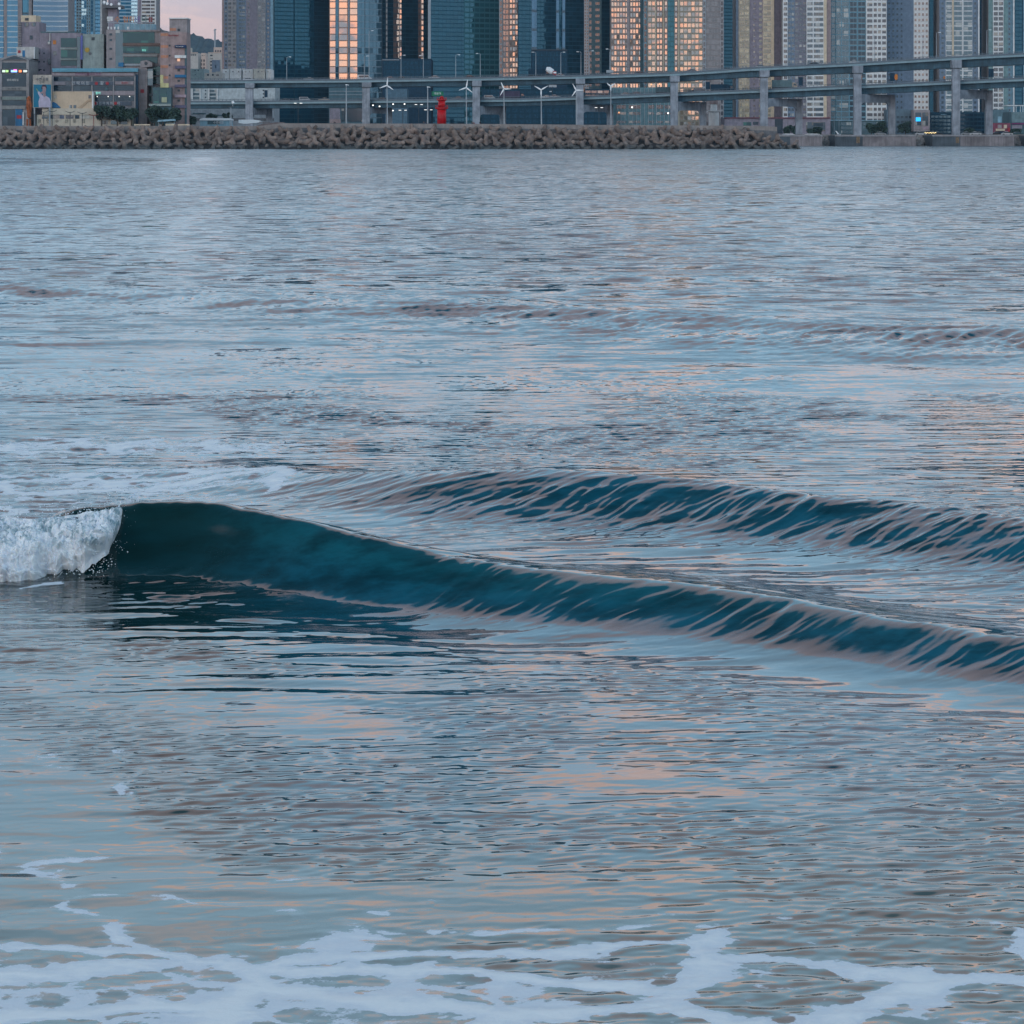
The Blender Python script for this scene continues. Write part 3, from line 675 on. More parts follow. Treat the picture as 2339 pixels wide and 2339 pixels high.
# ------------------------------------------------------------------ lettering
def text(s, x, y, D, size, mat, parent, name='sign_lettering', align='CENTER', sx=1.0):
    """flat raised letters; x, y = centre of the line in the photograph, size = letter height in its pixels"""
    cu = bpy.data.curves.new(name, 'FONT'); cu.body = s; cu.align_x = align; cu.align_y = 'CENTER'
    cu.size = size * D / F * 1.3; cu.extrude = .03; cu.materials.append(mat)
    tmp = bpy.data.objects.new(name, cu); me = bpy.data.meshes.new_from_object(tmp); bpy.data.objects.remove(tmp); bpy.data.curves.remove(cu)
    me.name = name; o = bpy.data.objects.new(name, me); COL.objects.link(o)
    p = Vector(W(x, y, D)) - wloc(parent); p.y -= .05
    o.location = p; o.rotation_euler = (R(90), 0, 0); o.scale = (sx, 1, 1); o.parent = parent
    return o
def emit(name, c, s):
    if name in MATS: return MATS[name]
    m, g = material(name); finish(g, Base_Color=C4(tuple(v * .5 for v in c)), Emission_Color=C4(c), Emission_Strength=s, Roughness=.5); MATS[name] = m; return m

# ------------------------------------------------------------------ ground and hill
def build_land():
    land = MB().box(-2600, 2600, 1155, 9000, -3, 3.6).build('ground', plain('paving', (.16, .16, .16), .9, .2, .05, False)); tag(land, kind='structure')
    MB_ = MB().box(-1600, -70, 868, 1150, -3, 5.6)
    o = MB_.build('quay_ground', plain('paving', (.16, .16, .16), .9, .2, .05, False)); tag(o, kind='structure')
    # the beach the picture is taken from
    mb = MB(); xs = [-400, -60, -20, 20, 60, 400]; ys = [(-120, 2.6), (-20, 1.7), (-4, 1.35), (1.5, .7), (4.5, .12), (7, -.25), (14, -1.2)]
    for (ya, za), (yb, zb) in zip(ys[:-1], ys[1:]):
        for a, b in zip(xs[:-1], xs[1:]): mb.quad((a, ya, za), (b, ya, za), (b, yb, zb), (a, yb, zb))
    tag(mb.build('beach', plain('wet_sand', (.24, .19, .14), .6, .2, 1.5, False), smooth=True), kind='structure')
    # wooded hill, blue distance haze mixed into its slope colours
    prof = [(150, 120), (250, 96), (310, 74), (340, 66), (360, 63), (385, 70), (405, 72), (428, 73), (445, 78), (460, 84), (480, 88), (507, 95), (560, 112), (640, 135), (760, 170)]
    m, g = material('hazed_wooded_slope'); pos = g.n('ShaderNodeNewGeometry').outputs['Position']
    n = g.noise(pos, .05, 5, .65); finish(g, Base_Color=g.mix(g.sm(n, .35, .65), C4((.030, .060, .085)), C4((.06, .10, .115))), Roughness=.9)
    xs = np.linspace(150, 760, 120); mb = MB(); D0 = 4200; rr = random.Random(3)
    rows = []
    for k, (dz, dd) in enumerate([(0, -500), (.45, -280), (.8, -110), (1.0, 0), (.9, 140), (.4, 420), (0, 700)]):
        row = []
        for x in xs:
            y = np.interp(x, [p[0] for p in prof], [p[1] for p in prof]); zz = PZ(y, D0)
            jit = (rr.random() - .5) * (7 if 0 < k < 6 else 0)
            row.append((PX(x, D0), D0 + dd, 3.7 + (zz - 3.7) * dz + jit * .6))
        rows.append(row)
    for r0, r1 in zip(rows[:-1], rows[1:]):
        for i in range(len(xs) - 1): mb.quad(r0[i], r0[i + 1], r1[i + 1], r1[i])
    tag(mb.build('hill', m, smooth=True), kind='structure')

# ------------------------------------------------------------------ generic low building: parts given as pixel rectangles
def building(name, label, x0, x1, yt, yb, D, depth, mat, parts=(), cat='building', body='wall', group=None):
    r = thing(name, label, cat, W(x0, yb, D), group)
    MB().pb(x0, x1, yt, yb, D, depth).build(body, mat, r)
    for p in parts:
        nm, a, b, t, u, mt = p[:6]; out = p[6] if len(p) > 6 else .25; back = p[7] if len(p) > 7 else .12
        MB().pb(a, b, t, u, D - out, out + back).build(nm, mt, r)
    return r
DL = 945.0
def wins(x0, x1, yt, yb, nx, ny, mat, fx=.6, fy=.6, name='window'):
    out = []; sx = (x1 - x0) / nx; sy = (yb - yt) / ny
    for j in range(ny):
        for i in range(nx):
            out.append((name, x0 + sx * (i + (1 - fx) / 2), x0 + sx * (i + (1 + fx) / 2), yt + sy * (j + (1 - fy) / 2), yt + sy * (j + (1 + fy) / 2), mat, .08))
    return out
sign_grey = plain('sign_board_grey', (.22, .22, .22), .6)
sign_purple = plain('sign_purple', (.16, .03, .11), .6); sign_red = plain('sign_red', (.33, .03, .04), .6); sign_white = plain('sign_white', (.62, .62, .62), .5)
sign_blue = plain('sign_blue', (.01, .12, .26), .5); sign_orange = plain('sign_orange', (.50, .17, .03), .5); poster_teal = plain('poster_teal', (.0, .14, .24), .5, .05, streak=False)

def build_left_town():
    # gabled seafood house at the left edge
    D = DL
    r = building('restaurant_building', 'grey framed gabled restaurant block with a glowing sign band at the left edge', -20, 66, 137, 290, D, 18, concrete,
        [('window', 5, 60, 143, 157, win_navy, .1), ('window', 5, 60, 169, 198, win_navy, .1), ('window', 5, 60, 207, 220, win_navy, .1), ('window', 5, 60, 229, 241, win_navy, .1),
         ('window', 5, 34, 250, 287, win_navy, .1), ('sign_board', 5, 60, 199.5, 206, sign_grey, .5), ('sign_board', 2, 62, 221, 228, plain('sign_sage', (.20, .24, .23)), .5),
         ('sign_board', 4, 58, 242, 249, sign_grey, .5), ('sign_board', 2, 64, 158, 167, plain('sign_dark', (.05, .06, .08)), .6),
         ('column', -2, 4, 137, 289, concrete, .5), ('column', 60, 66, 137, 289, concrete, .5), ('door', 35, 51, 249, 288, sign_blue, .3), ('door_poster', 38, 49, 263, 271, sign_red, .4), ('downpipe', 51.5, 54, 256, 286, white_paint, .5)])
    MB().xz([(PX(-14, D), PZ(137, D)), (PX(68, D), PZ(137, D)), (PX(36, D), PZ(126, D)), (PX(30, D), PZ(126, D))][::-1], D - .6, D + 17).build('gable_roof', concrete, r)
    MB().xz([(PX(8, D), PZ(136, D)), (PX(60, D), PZ(136, D)), (PX(36, D), PZ(128, D)), (PX(31, D), PZ(128, D))][::-1], D - .75, D - .61).build('gable_window', win_navy, r)
    for a, b, c in ((5, 12, emit('neon_white', (.7, .9, .7), .8)), (13, 19, emit('neon_green', (.5, .9, .3), .8)), (25, 39, emit('neon_blue', (.25, .45, 1.0), 1.6)), (31, 38, emit('neon_pink', (1, .12, .5), 1.6)), (43, 49, emit('neon_red', (1, .25, .08), 1.3)), (53, 62, emit('neon_pale', (.8, .85, .8), .6))):
        MB().pb(a, b, 160 if b != 38 else 158.5, 165 if b != 38 else 161, D - .75, .12).build('neon_sign', c, r)
    text('방파제횟집', 29, 183, D - .15, 4.5, sign_white, r)
    text('회 · 해 물 · 탕', 32, 203, D - .55, 4, dark_steel, r)
    # stepped concrete block with outside stair and cream stair head
    D = DL + 22
    r = building('stepped_building', 'tall grey stepped block with cream rooftop room and dark pipe ladder', 44, 116, 107, 290, D, 16, mauve,
        wins(84, 106, 112, 170, 2, 3, win_navy, .3, .18) + [('window', 88, 95, 158, 160, win_navy, .1), ('pipe', 113, 115, 75, 94, white_paint, .5), ('window', 109, 115, 93, 101, win_teal, .2), ('air_unit', 109, 116, 135, 146, win_navy, .9)])
    MB().pb(48, 90, 50, 107, D + .5, 14).build('wall', mauve, r); MB().pb(90, 116, 74, 107, D + .6, 14).build('wall', mauve, r)
    MB().pb(48, 82, 35, 50, D + .4, 10).build('rooftop_room', cream, r); MB().pb(57, 65, 41, 47, D + .2, .3).build('window', dark_steel, r)
    for a in (56, 72): MB().pb(a, a + 9, 52, 60, D + .3, .3).build('window', win_cool, r)
    MB().pb(68, 74, 81, 90, D + .3, .3).build('window', win_navy, r)
    for j in range(11): MB().pb(41.5, 48, 51 + j * 5.4, 53.2 + j * 5.4, D - .8, 2.0).build('stair_landing', concrete_dark, r)
    r = building('small_block', 'white boxy rooftop house with a blue shutter beside the gable', 38, 79, 107, 134, DL + 12, 9, plain('off_white', (.42, .41, .40)),
        [('window', 41, 47, 115, 121, sign_red, .1), ('shutter', 51, 57, 115, 130, sign_blue, .1), ('column', 77, 79, 107, 134, white_paint, .3)])
    # building with green glass and the grey-green hall with a sun emblem
    D = DL + 20
    r = building('office_building', 'grey office block with three bands of green glass', 117, 185, 75, 165, D, 18, mauve,
        [('window', 139, 175, 87, 108, win_green, .12), ('window', 139, 175, 114, 133, win_green, .12), ('window', 139, 175, 138, 150, win_green, .12), ('ledge', 137, 177, 109, 113, green_grey, .6), ('ledge', 137, 177, 133.5, 137, green_grey, .6),
         ('glass_corner', 176, 183, 84, 155, win_teal, .1), ('window', 121, 128, 92, 101, sign_orange, .1), ('window', 122, 129, 117, 126, win_cool, .1), ('rooftop_fence', 93, 185, 72, 75, teal_clad, .1)])
    r2 = building('blank_hall', 'windowless grey green hall with a yellow sun emblem on its wall', 189, 237, 78, 160, DL + 14, 20, green_grey,
        [('vertical_sign', 184, 188.5, 81, 136, plain('violet_sign', (.10, .11, .30)), .6), ('vent', 209, 216, 85, 92, dark_steel, .15)])
    def disc(x, y, rad, mat, nm):
        mb = MB(); D_ = DL + 13.9; c = W(x, y, D_); rr = rad * D_ / F
        mb.xz([(c[0] + rr * math.cos(a) * (1 if k % 2 else .78), c[2] + rr * math.sin(a) * (1 if k % 2 else .78)) for k, a in enumerate(np.linspace(0, 2 * math.pi, 25)[:-1])][::-1], D_ - .1, D_ + .09)
        mb.build(nm, mat, r2)
    disc(199, 114, 6, plain('sun_yellow', (.50, .32, .06)), 'sun_emblem'); disc(205.5, 122.5, 3.4, concrete_dark, 'round_emblem')
    # telecom tower on the roof behind
    D = DL + 40
    r = thing('rooftop_mast', 'mauve water tower with dish antennas above the roof letters', 'mast', W(262, 70, D))
    MB().pb(247, 268, 16, 70, D, 5).build('shaft', mauve, r); MB().pb(233, 247, 10, 80, D + 3, 3).build('shaft', concrete_dark, r)
    MB().pb(236, 277, 12, 18, D - 3, 9).build('platform', concrete_dark, r)
    MB().pb(247, 268, -30, 12, D - 1, 6).build('tank', mauve, r)
    for x, y in ((245, 8), (254, 10), (272, 9), (238, 5), (273, 19)):
        c = Vector(W(x, y, D - 3.4)); mb = MB(); mb.tube([c, c + Vector((0, .25, 0)), c + Vector((0, .5, 0))], [.45, .40, .05], 10); mb.build('dish', white_steel, r)
    for x in (238, 243, 270, 275): MB().tube([W(x, 18, D - 2), W(x, -14, D - 2)], .09, 6).build('antenna', steel, r)
    # green glazed building with roof letters
    D = DL + 10
    r = building('commercial_building', 'green glazed shop building under a row of big coloured roof letters', 243, 368, 68, 290, D, 20, grey_pink,
        [('glass_facade', 264, 281, 69, 155, win_teal, .1), ('window', 281, 353, 73, 98, win_green, .15), ('window', 281, 353, 106, 119, win_green, .2), ('window', 283, 360, 130, 145, win_green, .15),
         ('window', 300, 365, 106, 122, win_green, .25), ('ledge', 280, 360, 124, 129, sign_grey, .7), ('ledge', 280, 365, 98.5, 104, plain('ledge_brown', (.15, .10, .09)), .7), ('ledge', 281, 345, 145.5, 150, steel, .7),
         ('parapet', 276, 365, 68, 72, grey_pink, .8), ('window', 348, 366, 152, 172, win_green, .2), ('window', 348, 366, 176, 192, win_green, .2), ('window', 338, 366, 198, 213, win_green, .2), ('window', 338, 366, 220, 232, win_green, .2), ('ledge', 336, 368, 214, 218, steel, .5)]
        + [('window', 250, 256, y, y + 5, win_navy, .1) for y in (76, 89, 109, 132)] + [('blue_tank', 270, 282, 143, 152, sign_blue, 1.2)])
    MB().pb(281, 353, 117, 121, D - .6, .3).build('sign_board', teal_clad, r); text('횟집', 329, 115, D - .6, 4, emit('neon_mint', (.3, .9, .75), .7), r)
    fr = MB()
    for x in range(248, 352, 12): fr.tube([W(x, 68, D), W(x, 37, D)], .07, 5)
    fr.tube([W(245, 51.5, D), W(352, 51.5, D)], .12, 5); fr.build('sign_frame', steel, r)
    for ch, x, mt in zip(['수', '협', '회', '센', '타'], (268, 287, 301, 313, 330), (sign_orange, sign_orange, sign_orange, plain('sign_violet', (.12, .07, .25)), plain('sign_green', (.06, .16, .14)))):
        text(ch, x, 45, D, 12, mt, r, 'sign_letter')
    MB().pb(340, 348, 39, 53, D, .4).build('sign_letter', plain('sign_brown', (.2, .06, .06)), r)
    for dx, dy, a in ((-4, -3, .8), (4, -3, -.8), (-3, 4, -.6), (4, 3, .7)):
        c = W(251 + dx * .8, 43 + dy * .8, D); MB().box(c[0] - .45, c[0] + .45, D - .15, D, c[2] - .35, c[2] + .35).build('petal', white_paint, r)
    MB().pb(262, 352, 55, 68, D + 4, 6).build('rooftop_room', light_blue_paint, r)
    for x in (247, 254, 262, 270, 292): MB().pb(x - 1.6, x + 1.6, 61, 67, D - .1, 1).build('air_unit', white_paint, r)
    # narrow stone stair tower
    D = DL + 4
    r = building('stair_tower', 'narrow pinkish stone stair tower with arched top opening and red sign', 315, 336, 155, 290, D, 9, grey_pink,
        [('plaque', 321, 329, 204, 212, sign_red, .2), ('glass_side', 336.5, 349, 157, 195, win_teal, -.6, 2.0)])
    MB().xz([(PX(320, D), PZ(155, D)), (PX(348, D), PZ(152, D)), (PX(348, D), PZ(143, D)), (PX(334, D), PZ(137, D)), (PX(321, D), PZ(140, D))], D - .2, D + 7).build('bell_room', grey_pink, r)
    c = W(333.5, 145, D - .3); MB().xz([(c[0] + .5 * math.cos(a), c[2] + .55 * math.sin(a)) for a in np.linspace(0, 2 * math.pi, 13)[:-1]][::-1], D - .3, D - .21).build('arched_opening', dark_steel, r)
    # tall pink narrow block
    D = DL
    orange = [('tile_band', 367, 384, y, y + 6, orange_tile, .06) for y in (76, 103, 126, 149, 174)]
    r = building('narrow_building', 'tall thin pinkish block with orange bands and a stack of side signs', 366, 426, 74, 290, D, 12, pinkish,
        orange + [('window', 385.5, 389.5, y, y + 4, dark_steel, .08) for y in (102, 125, 147, 170)] + [('window', 405.5, 411, y, y + 5, dark_steel, .08) for y in (66, 158, 182, 204, 227, 247)]
        + [('hanging_sign', 399, 425, y, y + 6.5, mt, .9) for y, mt in ((102.5, plain('sign_navy', (.01, .03, .09))), (126, sign_white), (150, plain('sign_plum', (.11, .10, .16))), (170.5, sign_blue), (193, plain('sign_plum', (.11, .10, .16))), (216, plain('sign_pink', (.35, .26, .30))), (240, plain('sign_plum', (.11, .10, .16))))]
        + [('edge_strip', 422, 426.5, 104, 288, teal_clad, .3), ('lit_plaque', 405, 411, 134, 140, emit('warm_plaque', (1, .55, .35), .5), .3)])
    MB().pb(387, 427, 42, 74, D + .05, 10).build('stair_head', grey_pink, r); MB().pb(386, 428, 40.5, 43, D - .5, 11).build('roof_slab', white_paint, r)
    MB().pb(388, 402, 64, 70, D - .05, .1).build('tile_band', orange_tile, r)
    text('Sea Hotel', 396, 81, D - .05, 4.5, sign_red, r); text('Sky Lounge', 410, 105.8, D - .9, 3, sign_white, r)
    # yellow corner booth beneath the block
    r = building('annex_building', 'green glass annex with a yellow roof sign below the thin pink block', 349, 391, 200, 290, DL - 4, 8, teal_clad,
        [('sign_board', 366, 385, 190, 200, plain('sign_yellow', (.46, .42, .22)), .4), ('sign_board', 366, 373, 171, 190, plain('sign_yellow', (.46, .42, .22)), .2), ('window', 366, 381, 203, 220, win_green, .1), ('window', 369, 381, 222, 234, plain('lit_yellow', (.36, .38, .26)), .12), ('window', 351, 363, 206, 235, win_green, .1), ('awning', 340, 390, 237, 242, green_grey, .9)])
    # long market hall with blue roof
    D = DL + 1
    pr = [('window', a, b, t, u, win_navy, .1) for (t, u) in ((176, 185), (195, 207), (219, 231)) for a, b in ((122, 163), (167, 208), (212, 257), (262, 306))]
    r = building('market_hall', 'long three storey fish market hall with a pale blue roof edge', 117, 315, 165, 290, D, 22, plain('market_grey', (.17, .17, .19)),
        pr + [('pillar', x - 1.2, x + 1.2, 174, 247, concrete, .5) for x in (121, 165, 210, 259, 308)]
        + [('sign_band', 118, 307, 166.5, 173, plain('sign_pinkgrey', (.26, .22, .24)), .5), ('sign_band', 166, 259, 186.5, 194.5, plain('sign_slate', (.07, .09, .12)), .55), ('sign_board', 263, 305, 186, 193, plain('sign_pinkgrey', (.26, .22, .24)), .55),
           ('sign_band', 215, 307, 208, 217, plain('sign_pinkgrey', (.26, .22, .24)), .4), ('sign_band', 214, 300, 232, 241, plain('sign_slate', (.07, .09, .12)), .4), ('sign_board', 121, 150, 187, 194, plain('sign_pinkgrey', (.26, .22, .24)), .4), ('screen', 240, 246, 199, 207, teal_clad, .6), ('downpipe', 310, 315, 170, 290, navy, .3)])
    mb = MB().pb(119, 315, 156, 160, D - .4, 20).pb(120, 315, 160.2, 164, D - 1.2, 1.6); mb.build('roof', plain('roof_blue', (.11, .29, .38), .6, .1), r)
    text('민락회타운', 188, 169.8, D - .5, 5.5, sign_purple, r); text('활어직판장', 215, 169.8, D - .5, 5.5, sign_purple, r)
    text('민 락 어 민', 184, 190.5, D - .6, 7, plain('letters_grey', (.5, .52, .55)), r); text('활', 233, 190.5, D - .6, 7, plain('letters_grey', (.5, .52, .55)), r)
    for x, y in ((220, 190.5), (245, 190.5), (217, 236), (264, 236)):
        c = W(x, y, D - .7); MB().tube([c, (c[0], c[1] + .12, c[2])], .5, 14).build('round_sign', sign_red, r)
    text('그 린 마 차 회 센 타', 246, 236.5, D - .5, 6, plain('letters_grey', (.5, .52, .55)), r, sx=.9); text('회센타', 285, 189.8, D - .6, 4.5, sign_red, r)
    text('활어', 224, 213, D - .5, 5, emit('neon_mint', (.3, .9, .75), .7), r)
    for x in (222, 247, 272, 296): MB().pb(x - .9, x + .9, 219.5, 221.3, D - .3, .15).build('lamp', emit('lamp_white', (1, .97, .9), 1.5), r)
    # billboard with an advertisement photo of a man in a white shirt
    D = DL - 6
    r = thing('billboard', 'tall billboard showing a man in a white shirt on a blue field', 'billboard', W(96, 290, D))
    MB().pb(75, 118, 171, 246, D, .8).build('panel', plain('poster_cream', (.36, .32, .28), .6), r); MB().pb(76.5, 116.5, 193, 245, D - .06, .05).build('poster_field', poster_teal, r)
    MB().pb(77, 80, 246, 290, D, .6).pb(112, 115, 246, 290, D, .6).build('post', steel, r)
    def fig(pts, mt, nm, o=.1):
        MB().xz([(PX(a, D), PZ(b, D)) for a, b in pts], D - o, D - o + .035).build(nm, mt, r)
    shirt = plain('poster_shirt', (.42, .38, .48), .6, .1); skin = plain('poster_skin', (.28, .20, .22), .6, .1); hair = plain('poster_hair', (.03, .02, .04), .6)
    fig([(89, 245), (88, 232), (91, 222), (87, 214), (86, 209), (90, 209), (96, 217), (99, 219), (105, 219), (113, 224), (116, 232), (116, 245)], shirt, 'poster_shirt')
    fig([(96, 196), (98, 193.5), (103, 193.5), (106, 196), (107, 201), (105, 205), (94, 203)], hair, 'poster_hair', .14)
    fig([(97, 198), (104, 198), (105.5, 203), (105, 209), (102.5, 213), (99.5, 213), (97.5, 208)], skin, 'poster_face', .19)
    fig([(98, 212), (104, 211), (105, 219), (102, 222), (98, 219)], skin, 'poster_neck', .12)
    fig([(92, 211), (98, 208.5), (100, 211), (97, 214), (93, 213.5)], skin, 'poster_hand', .24)
    fig([(82, 203), (83.5, 202), (88, 208), (87, 209.5)], plain('poster_stick', (.2, .3, .12)), 'poster_stick', .14)
    text('P', 96, 175.5, D - .02, 4.5, navy, r); text('수변공원', 96, 181.5, D - .02, 6.2, navy, r); text('민락', 96, 188.5, D - .02, 5, teal_clad, r)
    # rust coloured totem
    D = DL - 14
    rust = plain('rust', (.26, .075, .03), .85, .35, 1.5)
    r = thing('totem_sculpture', 'rust brown carved totem standing in front of the gabled restaurant', 'sculpture', W(66, 290, D))
    mb = MB(); rr = random.Random(5)
    prof = [(290, 1.5, 0), (283, 2.6, -3), (270, 2.4, -2), (266, 4.8, 0), (256, 5.0, 0), (250, 6.2, 0), (243, 7.4, 0), (237, 6.6, 0), (231, 5.2, 0), (225, 5.4, 0), (221, 3.0, 0), (219, 1.0, 0)]
    mb.tube([W(66 + dx * 0 + rr.uniform(-.6, .6), y, D) for y, w_, dx in prof[2:]], [w_ * D / F * 1.0 for y, w_, dx in prof[2:]], 9); mb.build('carved_shaft', rust, r, smooth=False)
    for dx in (-3.4, 2.8): MB().tube([W(66 + dx, 272, D), W(66 + dx * 1.15, 290, D)], [.32, .26], 8).build('leg', rust, r)
    # cream sea-front restaurant
    D = DL - 3
    r = thing('seafood_house', 'cream seafood house with a flared upper wall and shop letters along its base', 'building', W(150, 290, D))
    MB().xz([(PX(a, D), PZ(b, D)) for a, b in ((121, 209), (212, 209), (213, 252), (140, 252), (137, 243), (121, 232))], D - 1, D + 8).build('upper_wall', plain('peach_paint', (.52, .40, .29), .7, .08), r)
    MB().pb(210, 213, 209, 247, D - 1.3, 2).build('corner_post', white_paint, r)
    MB().xz([(PX(a, D), PZ(b, D)) for a, b in ((178, 247), (205, 226), (212, 226), (212, 231), (203, 232), (188, 247))], D - 1.25, D - 1.01).build('stair_rail_wall', plain('peach_dark', (.40, .29, .20), .7, .08), r)
    MB().xz([(PX(a, D), PZ(b, D)) for a, b in ((118, 246), (118, 236), (124, 233), (130, 236), (140, 246))], D - 1.3, D - 1.02).build('blue_canopy', sign_blue, r)
    for x in (161, 171): MB().pb(x - 3.2, x + 3.2, 240, 247, D - 1.1, .2).build('window', win_cool, r)
    for x in (126, 205): MB().pb(x - 3, x + 3, 217, 225, D - 1.1, .2).build('window', win_warm, r)
    MB().pb(96, 228, 247.5, 262, D - 2, 9).build('parapet', plain('cream_light', (.50, .44, .36), .7, .08), r)
    MB().pb(84, 230, 262.2, 288, D - 1.6, 9).build('lower_wall', plain('cream_light', (.50, .44, .36), .7, .08), r)
    for a, b, mt in ((96, 110, win_cool), (112, 121, win_navy), (122, 134, plain('shop_pink', (.33, .27, .24))), (136, 146, plain('shop_slate', (.12, .14, .2))), (150, 168, win_warm), (171, 181, win_navy), (183, 205, plain('shop_white', (.44, .42, .38))), (207, 226, plain('shop_white', (.44, .42, .38)))):
        MB().pb(a, b, 263, 271, D - 1.75, .3).build('shop_window', mt, r)
    for ch, x in zip(['광', '안', '수', '산', '횟', '집'], (90, 110, 130, 152, 170, 190)): text(ch, x, 277, D - 1.65, 7.5, plain('letters_dark', (.10, .11, .10)), r, 'sign_letter')
    r = building('snack_kiosk', 'low cream kiosk with two rows of small dark letters', 230, 301, 264, 288, D - 1, 6, plain('cream_light', (.50, .44, .36), .7, .08),
        [('window', 234, 246, 275, 284, win_cool, .1), ('window', 253, 269, 275, 284, win_teal, .1), ('window', 272, 291, 275, 284, win_cool, .1), ('roof', 229, 302, 261.5, 264, plain('brown_edge', (.12, .09, .08)), .5)])
    text('원조할매횟집', 263, 267.5, D - 1.1, 5, dark_steel, r); text('해물라면', 252, 272, D - 1.1, 4, dark_steel, r)
    for x in (263, 268, 242, 277): MB().pb(x - .3, x + .3, 256, 262, D, .1).build('roof_pipe', steel, r)
    # curved-arm light posts in front
    for i, (x, yt) in enumerate([(78, 261), (100, 256), (119, 255), (160, 257), (188, 259), (214, 264)]):
        where = ['beside the rust totem', 'at the left end of the seafood house', 'before the dark window of the seafood house', 'under the twin small upper windows', 'before the white shop panels', 'with red arms by the kiosk'][i]
        red = i == 5; mt = plain('post_red', (.22, .05, .04)) if red else dark_steel
        r = thing('street_lamp', 'dark Y shaped promenade post ' + where, 'street lamp', W(x, 290, DL - 12), 'promenade posts')
        MB().tube([W(x, 290, DL - 12), W(x, yt, DL - 12)], .11, 6).build('post', mt, r)
        for s in (-1, 1): MB().tube([W(x, yt, DL - 12), W(x + s * 5, yt - .6, DL - 12), W(x + s * 11, yt - 3.4, DL - 12)], [.10, .09, .06], 6).build('arm', mt, r)
    # low items on the quay
    def low(nm, lab, x0, x1, yt, yb, mt, D_, cat): o = MB().pb(x0, x1, yt, yb, D_, 1.6); o = o.build(nm, mt); tag(o, lab, cat); return o
    for k, (x0, x1, lab) in enumerate(((306, 343, 'long cream road barrier below the stone stair tower'), (378, 399, 'short cream barrier under the round trees'), (406, 433, 'short cream barrier below the thin pink block'))):
        r = thing('barrier', lab, 'barrier', W(x0, 289, DL - 20), 'cream barriers along the quay')
        MB().pb(x0, x1, 283.5, 286.5, DL - 20, .5).build('rail', cream, r)
        for q in range(4): xx = x0 + 1 + (x1 - x0 - 2) * q / 3; MB().pb(xx - .5, xx + .5, 286.6, 289, DL - 20, .4).build('post', steel, r)
    r = thing('food_stall', 'small open stall with pale awning beneath the round trees', 'stall', W(375, 289, DL - 16))
    MB().xz([(PX(a, DL - 16), PZ(b, DL - 16)) for a, b in ((360, 278), (362, 274), (398, 272), (400, 276))], DL - 17, DL - 13).build('awning', light_blue_paint, r)
    for x in (362, 398): MB().pb(x - .4, x + .4, 276, 289, DL - 16, .2).build('post', steel, r)
    MB().pb(378, 398, 280, 288, DL - 15, 2).build('counter', green_grey, r)
    # white tent hall and white canopy
    r = thing('marquee', 'long white marquee with printed side at the quay left of the ramp', 'tent', W(456, 289, DL + 30))
    D = DL + 30
    MB().pb(457, 524, 274, 289, D, 12).build('side_wall', light_blue_paint, r)
    MB().xz([(PX(a, D), PZ(b, D)) for a, b in ((455, 275), (458, 271), (466, 269.5), (520, 270), (526, 273), (526, 275))], D - .5, D + 12.5).build('roof', white_steel, r)
    MB().pb(474, 503, 276, 284, D - .1, .2).build('printed_panel', teal_clad, r); text('수변공원', 499, 280, D - .1, 5, white_steel, r)
    r = thing('marquee', 'small bright white canopy with a pointed right end by the ramp', 'tent', W(546, 287, DL + 30))
    MB().xz([(PX(a, D), PZ(b, D)) for a, b in ((545, 281), (545, 273.5), (575, 273), (590, 275), (596, 277.5), (590, 280), (560, 283))], D - .5, D + 6).build('roof', white_steel, r)
    for x in (548, 562, 580): MB().pb(x - .5, x + .5, 281, 289, D, .3).build('post', steel, r)
    # equipment mast
    r = thing('signal_mast', 'thin lattice mast with a white lamp rising from the quay by the marquees', 'mast', W(527, 289, DL))
    for s in (-1.6, 1.6): MB().tube([W(527 + s, 289, DL), W(527 + s * .6, 246, DL)], .10, 5).build('leg', steel, r)
    for j in range(6): MB().pb(525.4, 528.6, 250 + 6 * j, 251 + 6 * j, DL, .15).build('rung', steel, r)
    MB().pb(520, 533, 242.5, 244.5, DL - .3, .6).build('crossarm', dark_steel, r); MB().tube([W(531, 231, DL), W(533, 236, DL)], [.4, .45], 10).build('lamp_head', white_steel, r); MB().tube([W(531.5, 243, DL), W(532, 235, DL)], .12, 6).build('lamp_stem', steel, r)

